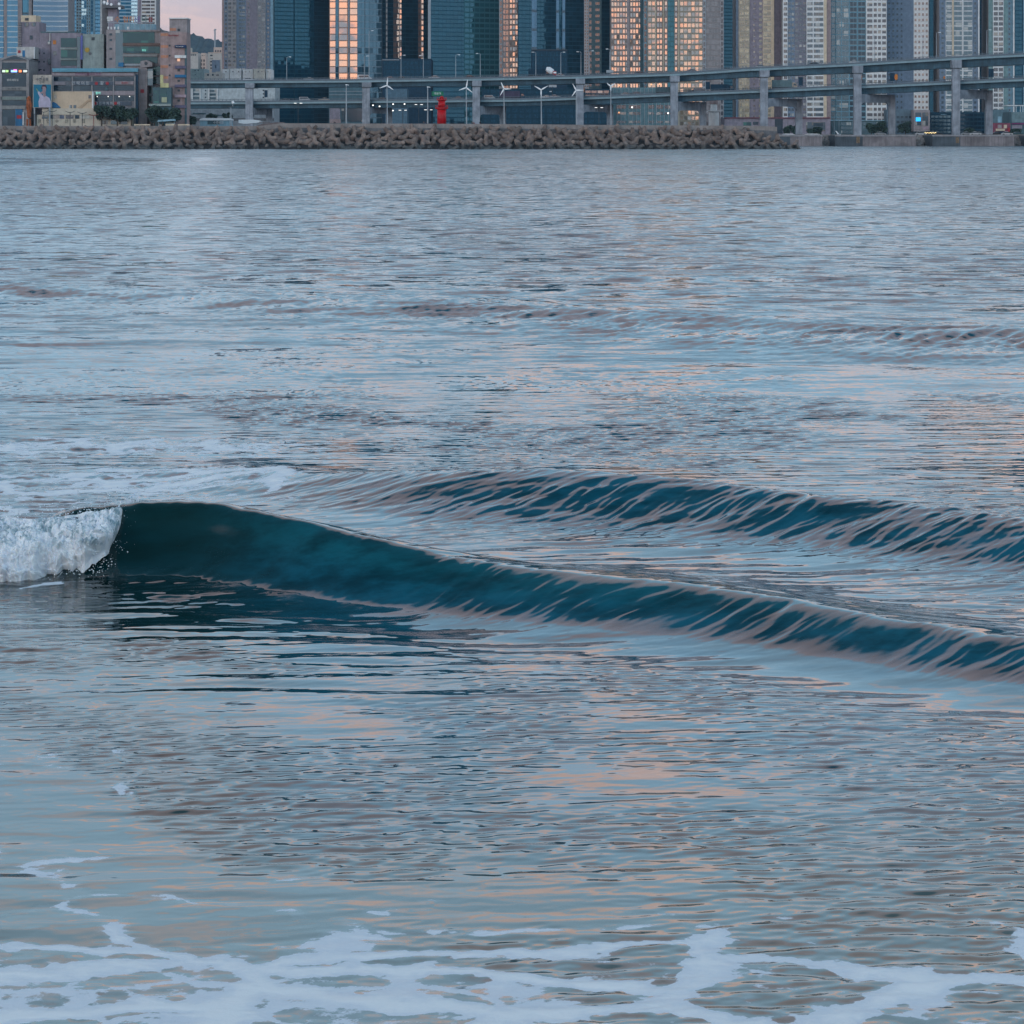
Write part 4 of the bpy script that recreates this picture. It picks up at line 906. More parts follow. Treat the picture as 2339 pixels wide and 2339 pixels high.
pane = plain('podium_pane', (.010, .05, .085), .85, .3, 1.0)
def build_hill_foot():
    D = 2400
    wht = plain('white_flat', (.50, .47, .44), .8, .1); pch = plain('peach_flat', (.55, .42, .36), .8, .1)
    building('apartment_building', 'white flat-topped block below the wooded hill, blue windows on its left', 424, 452, 121, 185, D, 25, wht,
        [('window', 433 + 4 * i, 435.6 + 4 * i, 124, 127, win_cool, .3) for i in range(4)] + [('window', 428, 432, y, y + 9, sign_blue, .3) for y in (135, 146)] + [('parapet', 424, 452, 119.5, 121, pch, .6)], group='pale blocks below the hill')
    building('apartment_building', 'small peach block between the two white hillside blocks', 455, 470, 128, 185, D + 60, 25, pch, wins(457, 469, 134, 160, 2, 3, win_warm), group='pale blocks below the hill')
    building('apartment_building', 'tiny pink block peeping highest in the gap below the hill', 459, 469, 121, 140, D + 160, 20, pch, wins(460, 468, 124, 133, 2, 1, win_warm), group='pale blocks below the hill')
    building('apartment_building', 'white balconied block with five dark openings next to the construction crane', 475, 506, 121, 190, D + 10, 25, wht,
        [('balcony', 480, 486, y, y + 3.4, win_cool, .3) for y in (125, 132, 139, 147, 154)] + [('stair_core', 484, 502, 137, 165, mauve_blue, 1.0), ('window', 491, 494, 149, 156, navy, 1.1), ('parapet', 475, 506, 119.5, 121, pch, .6)], group='pale blocks below the hill')
    building('apartment_building', 'peach topped block with roof clutter behind the crane', 488, 510, 108, 130, D + 120, 25, pch, wins(490, 506, 113, 128, 3, 2, win_warm), group='pale blocks below the hill')
    building('apartment_building', 'slim yellow white block hugging the thin pink building', 423, 432, 108, 125, D + 80, 25, plain('yellow_white', (.52, .47, .38)), wins(425, 431, 110, 122, 1, 3, win_warm), group='pale blocks below the hill')
    building('low_building', 'flat pale teal store below the hillside blocks', 424, 467, 157, 186, 1900, 30, plain('pale_teal', (.22, .31, .33)), [('window', 444, 447, 160, 162, navy, .2), ('window', 451, 454, 160, 162, navy, .2), ('window', 445, 448, 170, 171.5, navy, .2)])
    building('low_building', 'low white house with three round dark windows behind the upper deck', 467, 507, 167, 186, 1880, 20, wht, [('window', 473, 477, 169, 173, navy, .2), ('window', 484, 488, 169, 173, navy, .2), ('window', 494, 500, 170, 173, win_warm, .2), ('wall', 493, 507, 163.5, 167, wht, .1)])
    r = thing('tower_crane', 'thin construction crane standing over the hillside blocks', 'crane', W(491, 180, 2900))
    MB().tube([W(491, 180, 2900), W(491, 66, 2900)], .7, 4).build('mast', steel, r); MB().tube([W(488.5, 70, 2900), W(494, 67, 2900)], .5, 4).build('jib', steel, r)
    MB().pb(489.5, 492.5, 72, 76, 2899, 2).build('cab', steel, r)
    # block behind the decks on the left
    D = 1420
    parts = [('window', 441, 455, y, y + 5.5, win_teal, .2) for y in (203, 212, 221)] + [('window', 479, 493, y, y + 5, win_teal, .2) for y in (205, 213.5, 222)] + [('window', x, x + 3, y, y + 3, win_navy, .2) for x in (430, 468, 600) for y in (205, 213, 221)]
    parts += [('pier', x - 1, x + 1, 200, 232, white_paint, .8) for x in (439, 457, 477, 496)] + [('window', 604, 611, 206, 222, navy, .2)]
    building('apartment_building', 'white blocky housing seen between the upper and lower road decks', 424, 628, 186, 242, D, 30, plain('white_grey', (.38, .42, .44)), parts)
    building('low_building', 'pale grey warehouse showing below the lower deck at left', 424, 626, 246, 300, D - 120, 30, plain('pale_grey', (.28, .31, .34)), [('window', 440, 470, 258, 261, teal_clad, .2), ('window', 480, 520, 262, 265, teal_clad, .2), ('stain_band', 424, 626, 270, 276, concrete_dark, .15)])
    # podiums behind and under the decks
    D = 1540
    building('podium_block', 'dark navy glass podium below the pink striped tower', 873, 985, 134, 300, D, 40, navy, [('roof_edge', 873, 912, 136, 137.5, steel, .6)] + wins(876, 982, 138, 180, 12, 4, pane, .9, .8) )
    building('podium_block', 'square dark podium behind the two lamps at the middle of the bridge', 1214, 1296, 114, 300, D, 40, navy, [('roof_edge', 1214, 1296, 113, 115, dark_steel, .3)] + wins(1216, 1294, 118, 176, 9, 5, pane, .9, .8))
    building('podium_block', 'grey green podium with lit spots under the first orange tower', 751, 838, 198, 300, D, 30, plain('podium_teal', (.06, .12, .15)),
        [('ledge', 752, 838, y, y + 1, steel, .4) for y in (208, 216, 246)] + [('shop_front', 753, 777, 247, 272, mauve, .3), ('shop_front', 753, 778, 272, 281, pinkish, .6), ('window', 780, 836, 248, 278, win_teal, .2)])
    building('podium_block', 'low white gable roofed hall below the dark podium', 880, 930, 203, 300, D - 60, 20, plain('podium_slate', (.07, .13, .18)), [])
    building('podium_block', 'dark strip of shops under the blue tower with small lit letters', 1100, 1394, 203, 300, D - 30, 12, plain('podium_deep', (.006, .036, .062), .85), wins(1104, 1180, 204, 224, 5, 2, pane, .8, .6) + wins(1188, 1300, 206, 226, 7, 2, pane, .85, .5) + wins(1336, 1392, 205, 224, 4, 2, win_teal, .85, .6) + wins(1104, 1390, 246, 284, 18, 3, pane, .8, .7) + [('sign_board', 1254, 1271, 194, 199, plain('letters_grey', (.5, .52, .55)), .5), ('sign_board', 1255, 1260, 208, 210, plain('letters_grey', (.5, .52, .55)), .5)])
    r = building('podium_block', 'pale teal podium with vertical fins beneath the orange towers', 1396, 1535, 200, 300, D - 20, 26, plain('podium_pale', (.10, .19, .22)),
        [('fin', x, x + 1, 202, 288, steel, .5) for x in range(1400, 1535, 9)] + [('window', a, b, t, u, win_teal, .2) for a, b in ((1408, 1430), (1437, 1463), (1480, 1494), (1500, 1514), (1519, 1531)) for t, u in ((240, 248), (256, 262), (276, 281))])
    for x, y in ((1443.8, 245), (1526, 258.5), (1414, 257), (1488, 193), (1507, 192), (1414, 195)):
        MB().pb(x - 1.6, x + 1.6, y - 1.6, y + 1.6, D - 20.8, .3).build('lamp', emit('lamp_white', (1, .97, .9), 1.5) if x in (1443.8, 1526) else emit('lamp_orange', (1, .45, .2), 1.0), r)
    # buildings at street level on the right
    building('low_building', 'mauve shop block with a dark red awning line beneath the sand coloured tower', 1655, 1897, 270, 312, DT - 60, 30, mauve,
        [('awning', 1655, 1897, 268, 270.5, plain('awning_red', (.16, .05, .07)), .8), ('window', 1698, 1716, 279, 287, win_green, .2), ('window', 1720, 1732, 278, 285, win_navy, .2), ('window', 1770, 1788, 272, 305, win_navy, .2), ('window', 1841, 1885, 279, 300, win_cool, .2), ('window', 1858, 1880, 281, 288, win_navy, .3)])
    building('podium_block', 'dark teal base wall under the teal fronted tower', 1899, 2020, 276, 312, DT - 40, 24, teal_clad, [('ledge', 1888, 2020, 274, 275.5, light_blue_paint, .8), ('fin', 1905, 1906, 276, 306, steel, .3), ('fin', 1916, 1917, 276, 306, steel, .3)] + wins(1920, 2018, 278, 306, 10, 3, win_teal, .85, .7))
    building('podium_block', 'grey green base of the lettered tower', 2026, 2086, 250, 312, DT - 20, 20, plain('base_slate', (.10, .15, .19)), wins(2028, 2084, 262, 306, 6, 4, win_navy, .7, .5))
    r = building('showroom', 'glazed pinkish showroom with a small bright blue screen', 2087, 2124, 251, 300, DT - 30, 20, grey_pink,
        [('window', 2091, 2104, 257, 287, win_cool, .2), ('window', 2107, 2120, 257, 287, win_cool, .2), ('screen', 2092, 2103, 268, 277, emit('screen_blue', (.02, .45, 1.0), 1.1), .4), ('sign_board', 2108, 2121, 289, 296, plain('sign_pink', (.42, .30, .32)), .4), ('sign_board', 2092, 2104, 289, 296, grey_pink, .3)])
    building('podium_block', 'deep blue base under the white framed tower', 2124, 2262, 256, 312, DT - 15, 14, plain('podium_deep', (.006, .036, .062), .85), [('ledge', 2149, 2162, 261, 262, light_blue_paint, .4)] + wins(2126, 2172, 262, 306, 5, 5, win_teal, .8, .6) + wins(2188, 2260, 258, 306, 8, 5, win_navy, .85, .6))
    building('shop_row', 'little red and white seaside shops right of the last pier', 2262, 2308, 281, 312, DT - 250, 14, plain('shop_maroon', (.20, .05, .08)),
        [('window', 2279, 2288, 285, 293, grey_pink, .2), ('window', 2293, 2300, 285, 293, cream, .2), ('awning', 2275, 2295, 294, 299, cream, .8), ('sign_board', 2302, 2307, 292, 304, sign_red, .6), ('door', 2275, 2294, 300, 310, navy, .2)])
    building('low_building', 'grey green block with twin pale doors behind the seaside shops', 2262, 2305, 250, 312, DT - 60, 20, plain('base_sage', (.09, .15, .18)), [('door', 2279, 2288, 266, 280, light_blue_paint, .3), ('door', 2291, 2300, 266, 280, light_blue_paint, .3)])
    r = building('steel_canopy', 'dark pavilion with white roof posts cut by the right edge', 2306, 2400, 256, 312, DT - 200, 20, teal_clad,
        [('wall_panel', 2311, 2400, 256, 280, plain('sage_panel', (.14, .21, .23)), .6), ('sign_band', 2311, 2400, 281, 284, sign_purple, .8), ('window', 2312, 2335, 286, 294, mauve, .4)])
    MB().pb(2300, 2400, 240, 242, DT - 201, 14).build('roof', white_paint, r)
    for x in (2321, 2331, 2336, 2350): MB().pb(x - .5, x + .5, 242, 256, DT - 201, .4).build('post', white_paint, r)
# ------------------------------------------------------------------ the double-deck sea road
def lin(tab):
    xs = [a for a, b in tab]; ys = [b for a, b in tab]
    return lambda x: float(np.interp(x, xs, ys))
bridge_D = lin([(-600, 1290), (200, 1270), (571, 1240), (1088, 1195), (1743, 1160), (2339, 1145), (2900, 1135)])
up_y = lin([(-600, 188), (226, 187), (500, 186.5), (800, 184.5), (1100, 180), (1320, 175.7), (1400, 173.5), (1540, 169), (1620, 164.5), (1700, 158.5), (1957, 146.5), (2180, 133), (2339, 125), (2900, 100)])
up_b = lin([(-600, 202), (500, 200.5), (800, 203), (1100, 203), (1320, 191), (1540, 187), (1700, 176), (1957, 166), (2180, 154), (2339, 147), (2900, 120)])
up_b = lin([(-600, 202), (500, 200.5), (1100, 196), (1320, 191), (1540, 186), (1700, 177), (1957, 166), (2180, 154.5), (2339, 147), (2900, 120)])
lo_y = lin([(-600, 236), (226, 235), (560, 234), (1000, 230), (1200, 228), (1400, 221), (1540, 215), (1700, 209), (1957, 198), (2180, 188), (2339, 181), (2900, 158)])
lo_b = lin([(-600, 249), (560, 247.5), (1000, 245), (1200, 241), (1400, 237), (1540, 233), (1700, 226), (1957, 216), (2180, 206), (2339, 198), (2900, 175)])
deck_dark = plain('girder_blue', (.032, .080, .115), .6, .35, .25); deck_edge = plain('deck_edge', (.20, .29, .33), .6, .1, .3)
rail_mat = plain('rail_grey', (.11, .14, .17), .6, .1, .5, False); asphalt = plain('asphalt', (.05, .05, .055), .9, .1, .3, False)
pier_mat = plain('pier_concrete', (.25, .27, .31), .8, .26, .35)
def sweep(xs, yt, yb, d0, d1, mat, name, parent, dt=0.0, db=0.0):
    """beam following the road; yt, yb = picture rows of its top and bottom, d0, d1 = from and to across the road"""
    mb = MB(); rows = []
    for x in xs:
        D = bridge_D(x); X = PX(x, D)
        zt, zb = PZ(yt(x), D) + dt, PZ(yb(x), D) + db
        rows.append([(X, D + d0, zb), (X, D + d1, zb), (X, D + d1, zt), (X, D + d0, zt)])
    for a, b in zip(rows[:-1], rows[1:]):
        mb.quad(a[0], b[0], b[3], a[3]); mb.quad(b[1], a[1], a[2], b[2]); mb.quad(a[3], b[3], b[2], a[2]); mb.quad(a[1], b[1], b[0], a[0])
    mb.face_end = None
    n = len(mb.v); mb.v += rows[0] + rows[-1]; mb.face([n + 3, n + 2, n + 1, n]); mb.face([n + 4, n + 5, n + 6, n + 7])
    return mb.build(name, mat, parent)
def build_bridge():
    r = thing('elevated_road', 'double deck concrete sea road running across the whole picture on tall piers', 'bridge', W(1169, 310, 1190))
    xs = [x for x in np.arange(-500, 2850, 25.0)]
    for nm, yt, yb in (('upper_deck', up_y, up_b), ('lower_deck', lo_y, lo_b)):
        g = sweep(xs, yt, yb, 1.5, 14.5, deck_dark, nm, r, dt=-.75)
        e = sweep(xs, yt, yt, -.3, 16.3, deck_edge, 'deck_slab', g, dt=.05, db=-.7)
        rb = sweep(xs, yt, yt, .05, 15.95, asphalt, 'roadway', g, dt=.12, db=.054)
        for d in (0.0, 15.7): sweep(xs, yt, yt, d, d + .25, rail_mat, 'parapet', g, dt=.75, db=.124)
        mb = MB()
        for d in (.05, 15.8):
            for i, x in enumerate(np.arange(-500, 2850, 9.0)):
                D = bridge_D(x); z = PZ(yt(x), D) + .74; X = PX(x, D)
                mb.box(X - .06, X + .06, D + d, D + d + .12, z, z + .55)
        rr = mb.build('rail_posts', rail_mat, g); tag(rr, kind='stuff')
        for d in (.06, 15.8): sweep(xs, yt, yt, d, d + .12, rail_mat, 'handrail', g, dt=1.38, db=1.27)
    # piers: (front column x, its width px, rear column x, cross beam top and bottom rows)
    P = [(40, 17, 90, 246, 262, 300), (300, 17, 350, 247, 262, 300), (571, 17, 612, 247, 262, 295), (837, 17, 888, 246, 259, 290), (1088, 17, 1150, 243, 261, 290), (1324, 17, 1397, 240, 255, 290),
         (1539, 17, 1611, 233, 252, 300), (1743.5, 17, 1832, 226, 243, 310), (1956.5, 17, 2046, 216, 234, 310), (2181, 17, 2270, 206, 225, 310), (2420, 17, 2510, 196, 215, 310), (2660, 18, 2760, 186, 205, 310)]
    for i, (x, w, x2, bt, bb, yb) in enumerate(P):
        D = bridge_D(x); zb = -3.0
        p = MB().box(PX(x - w / 2, D), PX(x + w / 2, D), D - 4.2, D - 1.0, zb, PZ(up_b(x) + 1, D)).build('pier', pier_mat, r)
        MB().box(PX(x - w / 2 - .6, D), PX(x + w / 2 + 3.5, D), D - 4.6, D + 13, PZ(up_b(x) + 1, D) + .003, PZ(up_y(x) + 4.5, D)).build('pier_head', pier_mat, p)
        MB().box(PX(x - w / 2 - .8, D), PX(x + w / 2 + 3.6, D), D - 4.7, D - 1.2, PZ(up_b(x) + 2.2, D), PZ(up_b(x) + 1, D)).build('joint', dark_steel, p)
        # bent: beam going back and right to a rear leg, with arched haunches
        xa, xb = PX(x + w / 2, D) - .4, PX(x2 - 6, D + 3); ya, yb_ = D - 2.4, D + 12
        zt, zu = PZ(bt - 1, D), PZ(bb, D)
        def slab(poly, name, th):
            # poly in (fraction along the beam, z)
            mb = MB(); n = len(poly); f = []
            for dy in (0, th):
                for (u, z) in poly: mb.v.append((xa + (xb - xa) * u, ya + (yb_ - ya) * u + dy, z))
            mb.face(list(range(n))); mb.face(list(reversed(range(n, 2 * n))))
            for k in range(n): j = (k + 1) % n; mb.face([j, k, n + k, n + j])
            return mb.build(name, pier_mat, r)
        hx = .16; hz = (zt - zu) * .9
        poly = [(0, zt), (0, zu - hz)] + [(hx * (1 - math.cos(a)) , zu - hz + hz * math.sin(a)) for a in np.linspace(.2, math.pi / 2, 5)] + [(1 - hx * (1 - math.cos(a)), zu - hz + hz * math.sin(a)) for a in np.linspace(math.pi / 2, .2, 5)] + [(1, zu - hz), (1, zt)]
        slab(poly, 'cross_beam', 3.2)
        MB().box(xb - .5, xb + 2.0, D + 11.9, D + 15.2, zb, zt).build('rear_leg', pier_mat, r)
    r2 = thing('round_column', 'stout white round column with a ring under the ramp', 'column', W(1631, 300, 1215))
    D = 1215
    mb = MB(); c = W(1630.5, 285, D)
    mb.tube([(c[0], D, 3.0), (c[0], D, PZ(256, D))], 12 * D / F, 20).build('shaft', white_paint, r2, smooth=False)
    MB().tube([(c[0], D, PZ(254.5, D)), (c[0], D, PZ(252.5, D))], 16 * D / F, 20).build('ring', white_paint, r2)
    MB().tube([(c[0], D, PZ(252.4, D)), (c[0], D, PZ(238, D))], 7.5 * D / F, 20).build('neck', white_paint, r2)
    MB().tube([(c[0], D, PZ(237.9, D)), (c[0], D, PZ(228, D))], [10 * D / F, 10.5 * D / F], 20).build('head', pinkish, r2)

def lamp(x, ytop, side, deck, label, D=None, ybase=None, double=False, grp='street lamps on the upper deck', h=True):
    D = (bridge_D(x) + (1.0 if deck else 0)) if D is None else D
    yb = (up_y(x) if deck == 1 else ybase)
    r = thing('street_lamp', label, 'street lamp', W(x, yb, D), grp)
    MB().tube([W(x, yb, D), W(x, ytop + 1.5, D)], [.16, .09], 7).build('pole', steel, r)
    for s in ((-1, 1) if double else (side,)):
        MB().tube([W(x, ytop + 1.5, D), W(x + 2 * s, ytop + .4, D), W(x + 6 * s, ytop, D)], [.08, .07, .06], 6).build('arm', steel, r)
        c = W(x + 7.5 * s, ytop, D); MB().box(c[0] - .45, c[0] + .45, D - .2, D + .2, c[2] - .12, c[2] + .1).build('lamp_head', white_steel, r)
    return r

def car_mesh(L=4.4, H=1.45, Wd=1.8, kind='car'):
    body = MB(); glass = MB(); wh = MB()
    if kind == 'car':
        s = [(-L / 2, .35), (-L / 2, .75), (-L * .42, .88), (-L * .30, .95), (L * .16, .95), (L * .46, .82), (L / 2, .66), (L / 2, .35)]
        body.xz(s[::-1], -Wd / 2, Wd / 2)
        g = [(-L * .36, .952), (-L * .24, H - .04), (-L * .04, H), (L * .10, H - .05), (L * .27, .952)]
        glass.xz(g[::-1], -Wd / 2 + .12, Wd / 2 - .12)
        body.xz([(-L * .22, H - .03), (-L * .04, H + .03), (L * .09, H - .02), (L * .08, H - .12), (-L * .22, H - .12)][::-1], -Wd / 2 + .08, Wd / 2 - .08)
    elif kind == 'van':
        body.xz([(-L / 2, .35), (-L / 2, H - .1), (-L * .45, H), (L * .24, H), (L * .40, 1.15), (L / 2, .95), (L / 2, .35)][::-1], -Wd / 2, Wd / 2)
        glass.xz([(-L * .42, 1.15), (-L * .42, H - .25), (L * .22, H - .22), (L * .36, 1.15)][::-1], -Wd / 2 - .02, Wd / 2 + .02)
    for sx in (-L * .31, L * .31):
        for sy in (-Wd / 2, Wd / 2 - .2): wh.tube([(sx, sy - .02, .33), (sx, sy + .22, .33)], .33, 10)
    return body, glass, wh
VM = {}
def vehicle(x, deck_y, lane, kind, colour, label, L=4.4, H=1.45, flip=False, cat='car', name='car'):
    D = bridge_D(x) + lane; z = PZ(deck_y(x), bridge_D(x)) + .13
    r = thing(name, label, cat, (PX(x, D), D, z), 'vehicles on the bridge')
    mt = plain('paint_' + colour, {'white': (.62, .63, .65), 'silver': (.34, .36, .38), 'black': (.02, .022, .03), 'grey': (.12, .13, .15), 'blue': (.03, .07, .16), 'red': (.3, .02, .02), 'teal': (.03, .09, .10), 'beige': (.4, .34, .28)}[colour], .35, .05, streak=False)
    key = (kind, L, H)
    b, g, w = car_mesh(L, H, 1.8 if L < 6 else 2.3, kind)
    ps = []
    for mb, nm, m_ in ((b, 'body', mt), (g, 'window', win_navy), (w, 'wheel', dark_steel)):
        if not mb.v: continue
        if nm == 'wheel':
            for q in range(4):
                t = MB(); sx = (-1, 1)[q % 2] * L * .31; sy = (-.9, .7)[q // 2]; t.tube([(sx, sy - .02, .33), (sx, sy + .22, .33)], .33, 10)
                ps.append(t.build('wheel', dark_steel))
        else: ps.append(mb.build(nm, m_))
    for p in ps: p.parent = r
    if flip: r.rotation_euler = (0, 0, math.pi)
    return r
def truck(x, deck_y, lane, L, H, box, cab, label, flip=False, cat='truck', cabc=None):
    D = bridge_D(x) + lane; z = PZ(deck_y(x), bridge_D(x)) + .13
    r = thing('truck', label, cat, (PX(x, D), D, z), 'vehicles on the bridge')
    ps = [MB().box(-L / 2, L / 2 - 2.0, -1.2, 1.2, .9, H).build('cargo_box', box), MB().box(-L / 2, L / 2 - .2, -.9, .9, .5, .88).build('chassis', dark_steel),
          MB().xz([(L / 2 - 1.9, .6), (L / 2 - 1.9, min(H, 2.6)), (L / 2 - .6, min(H, 2.6)), (L / 2, 1.5), (L / 2, .6)][::-1], -1.15, 1.15).build('cab', cab),
          MB().xz([(L / 2 - 1.5, 1.55), (L / 2 - 1.5, 2.3), (L / 2 - .7, 2.3), (L / 2 - .25, 1.55)][::-1], -1.18, 1.18).build('window', win_navy)]
    for sx in (-L * .32, L * .34):
        for sy in (-1.15, .9): ps.append(MB().tube([(sx, sy, .5), (sx, sy + .25, .5)], .5, 12).build('wheel', dark_steel))
    for p in ps: p.parent = r
    if flip: r.rotation_euler = (0, 0, math.pi)
    return r
def build_traffic():
    L = 'upper'
    for x, yt, s, lab in ((655, 130, 1, 'slim lamp in front of the dark teal tower, leftmost on the upper deck'), (832, 128, 1, 'lamp left of the tall grey lit facade on the upper deck'), (843, 70, 1, 'very tall thin lamp against the grey glass tower'),
                          (916, 126, 1, 'lamp before the dark navy podium'), (967, 127, -1, 'lamp at the right end of the dark navy podium'), (1041, 125, 1, 'left one of two lamps before the broad teal tower'), (1097, 122, -1, 'right one of two lamps before the broad teal tower'),
                          (1224, 119, -1, 'lamp left of the white hooded truck'), (1281, 119, 1, 'lamp right of the white hooded truck'), (1327, 118, -1, 'lamp with a short arm beside the dotted steel strip'), (1346, 116, 1, 'lamp just right of the dotted steel strip'), (1394, 112, -1, 'lamp at the edge of the orange tower'),
                          (1998, 80, -1, 'lamp before the white balconied facade'), (2108, 80, -1, 'lamp before the white dotted facade'), (2139, 74, 1, 'lamp before the dark gap between the white towers'), (2254, 68, 1, 'lamp before the dark gap near the right edge')):
        lamp(x, yt, s, 1, lab + (' ' if 'deck' in lab else ', on the upper deck'))
    cars = [(705, up_y, 'silver', 'silver car on the upper deck before the dark teal tower'), (568, up_y, 'white', 'white car near the left pier on the upper deck'), (889, up_y, 'grey', 'grey car passing the left edge of the navy podium'),
            (919, up_y, 'teal', 'dark car beside the lamp at the navy podium'), (992, up_y, 'silver', 'silver hatchback left of the broad teal tower on the upper deck'), (1074, up_y, 'black', 'black car just left of the pier on the upper deck'),
            (1277, up_y, 'white', 'white car right behind the hooded truck'), (1461, up_y, 'black', 'black car before the orange tower on the upper deck'), (1578, up_y, 'grey', 'grey car before the yellow panes on the upper deck'),
            (1738, up_y, 'silver', 'silver car above the sand coloured tower base'), (1858, up_y, 'black', 'dark car before the long window bands'), (1952, up_y, 'white', 'white car above the pier before the teal front'),
            (650, lo_y, 'grey', 'grey car on the lower deck before the dark teal tower'), (696, lo_y, 'silver', 'silver car on the lower deck with pale roof'), (740, lo_y, 'beige', 'beige car at the edge of the dark tower on the lower deck'), (875, lo_y, 'black', 'black car right of the second pier on the lower deck'),
            (1045, lo_y, 'grey', 'grey car just right of the red lighthouse on the lower deck'), (1118, lo_y, 'silver', 'silver car under the left of the turbines pair'), (1247, lo_y, 'white', 'white car right of the middle turbine on the lower deck'), (1268, lo_y, 'silver', 'silver car near the signs on the lower deck'),
            (1380, lo_y, 'black', 'black car left of the rightmost turbine pole'), (1430, lo_y, 'silver', 'silver car on the lower deck before the pale podium'), (1452, lo_y, 'grey', 'grey car close behind the silver one on the lower deck'),
            (1598, lo_y, 'grey', 'grey saloon before the glowing panes on the lower deck'), (1585, lo_y, 'black', 'black car tucked behind the grey saloon')]
    for i, (x, dk, c, lab) in enumerate(cars):
        vehicle(x, dk, 3.2 if i % 3 else 7.0, 'van' if i in (13, 17, 23) else 'car', c, lab, L=4.4 if i % 2 else 4.7, H=1.9 if i in (13, 17, 23) else 1.5, flip=i % 2 == 0)
    vehicle(833, up_y, 3.0, 'van', 'white', 'white van over the second pier on the upper deck', L=5.6, H=2.2, cat='van', name='van')
    # the hooded mixer truck
    D = bridge_D(1258) + 3
    truck(1232, up_y, 4.0, 8.5, 3.4, navy, navy, 'long dark blue truck left of the white hooded truck')
    r = thing('tank_truck', 'white and red mixer truck with a tilted drum on the upper deck', 'truck', W(1257, up_y(1257), D), 'vehicles on the bridge')
    z = PZ(up_y(1257), bridge_D(1257)) + .13; X = PX(1257, D); r.location = (X, D, z)
    ps = [MB().tube([(-1.6, 0, 3.3), (-.6, 0, 3.0), (.8, 0, 2.0), (1.4, 0, 1.5)], [.75, 1.15, 1.1, .6], 14).build('drum', white_steel), MB().box(1.0, 2.3, -1.1, 1.1, .6, 2.4).build('cab', sign_red), MB().box(-2.2, 2.3, -.9, .9, .45, .9).build('chassis', dark_steel),
          MB().box(1.2, 2.33, -1.13, 1.13, 1.5, 2.1).build('window', white_steel)]
    for sx in (-1.4, 1.4):
        for sy in (-1.1, .85): ps.append(MB().tube([(sx, sy, .5), (sx, sy + .25, .5)], .5, 12).build('wheel', dark_steel))
    for p in ps: p.parent = r
    truck(1792, lo_y, 4, 9.5, 3.6, plain('box_green_grey', (.10, .16, .18)), plain('paint_beige', (.4, .34, .28)), 'box truck with a pale rear facing right below the cream edged tower', flip=False)
    truck(1650, lo_y, 4, 9.0, 3.0, navy, navy, 'long dark truck on the lower deck before the mauve facade')
    truck(1170, lo_y, 5, 10, 3.4, plain('box_plum', (.06, .05, .09)), navy, 'plum coloured truck behind the twin turbines')
    truck(1519, lo_y, 4, 7, 2.8, teal_clad, teal_clad, 'dark teal lorry left of the pier before the pale podium')
    # overhead sign boards and gantries
    def board(x0, x1, yt, yb, mt, lab, Dk=None, txt=None, nm='road_sign', bx=None):
        D = bridge_D((x0 + x1) / 2) + 2 if Dk is None else Dk
        r = thing(nm, lab, 'road sign', W((x0 + x1) / 2, lo_y(x0), D))
        MB().pb(x0, x1, yt, yb, D, .25).build('board', mt, r)
        xx = bx if bx is not None else (x0 + x1) / 2
        MB().tube([W(xx, lo_y(xx), D + .4), W(xx, yt, D + .4)], .12, 6).build('post', dark_steel, r)
        if txt: text(txt, (x0 + x1) / 2, (yt + yb) / 2, D, (yb - yt) * .45, white_steel, r)
    board(986, 1013, 209, 219, plain('road_green', (.0, .16, .08), .5), 'green direction sign over the lower deck behind the lighthouse', txt='해운대')
    board(1824, 1834, 176, 197, navy, 'dark back of a tall sign on the lower deck under the cream edged tower')
    board(1612, 1622, 187, 204, navy, 'dark back of a sign standing on the lower deck by the glowing panes')
    board(2033, 2044, 167, 185, navy, 'dark back of a sign on the lower deck before the lettered tower')
    board(2258, 2270, 157, 176, navy, 'dark back of a sign on the lower deck near the right edge')
    board(1253, 1270, 195, 198, steel, 'pale lettered sign over the lower deck at the middle', txt=None)
    for x, y, lab in ((2047, 176, 'orange round lamp panel by the sign before the lettered tower'), (1966, 177, 'orange warning panel at the tall pier before the teal front'), (1331, 205, 'orange red round panel beside the middle pier'), (2157, 177, 'small red panel on the deck left of the last pier')):
        D = bridge_D(x) - 1.0; r = thing('warning_panel', lab, 'warning sign', W(x, lo_y(x), D), 'warning panels on the lower deck')
        mb = MB(); c = W(x, y, D); rad = (8 if y > 200 else 7) * D / F * (.5 if x == 2157 else 1)
        mb.xz([(c[0] + rad * .55 * math.cos(a), c[2] + rad * math.sin(a)) for a in np.linspace(0, 2 * math.pi, 17)[:-1]][::-1], D, D + .15); mb.build('panel', plain('panel_orange', (.55, .17, .02), .5), r)
        MB().tube([(c[0], D + .3, PZ(lo_y(x), D)), (c[0], D + .3, c[2])], .08, 6).build('post', dark_steel, r)
    # pale gantry sign over the upper deck
    r = thing('gantry_sign', 'faint white gantry above the upper deck at the foot of the orange tower', 'road sign', W(1393, 175, bridge_D(1393)))
    D = bridge_D(1393) + .6; MB().pb(1385, 1401, 160, 167, D, .2).build('frame', steel, r); MB().tube([W(1393, 175, D + .3), W(1393, 118, D + .3)], .14, 6).build('post', steel, r)
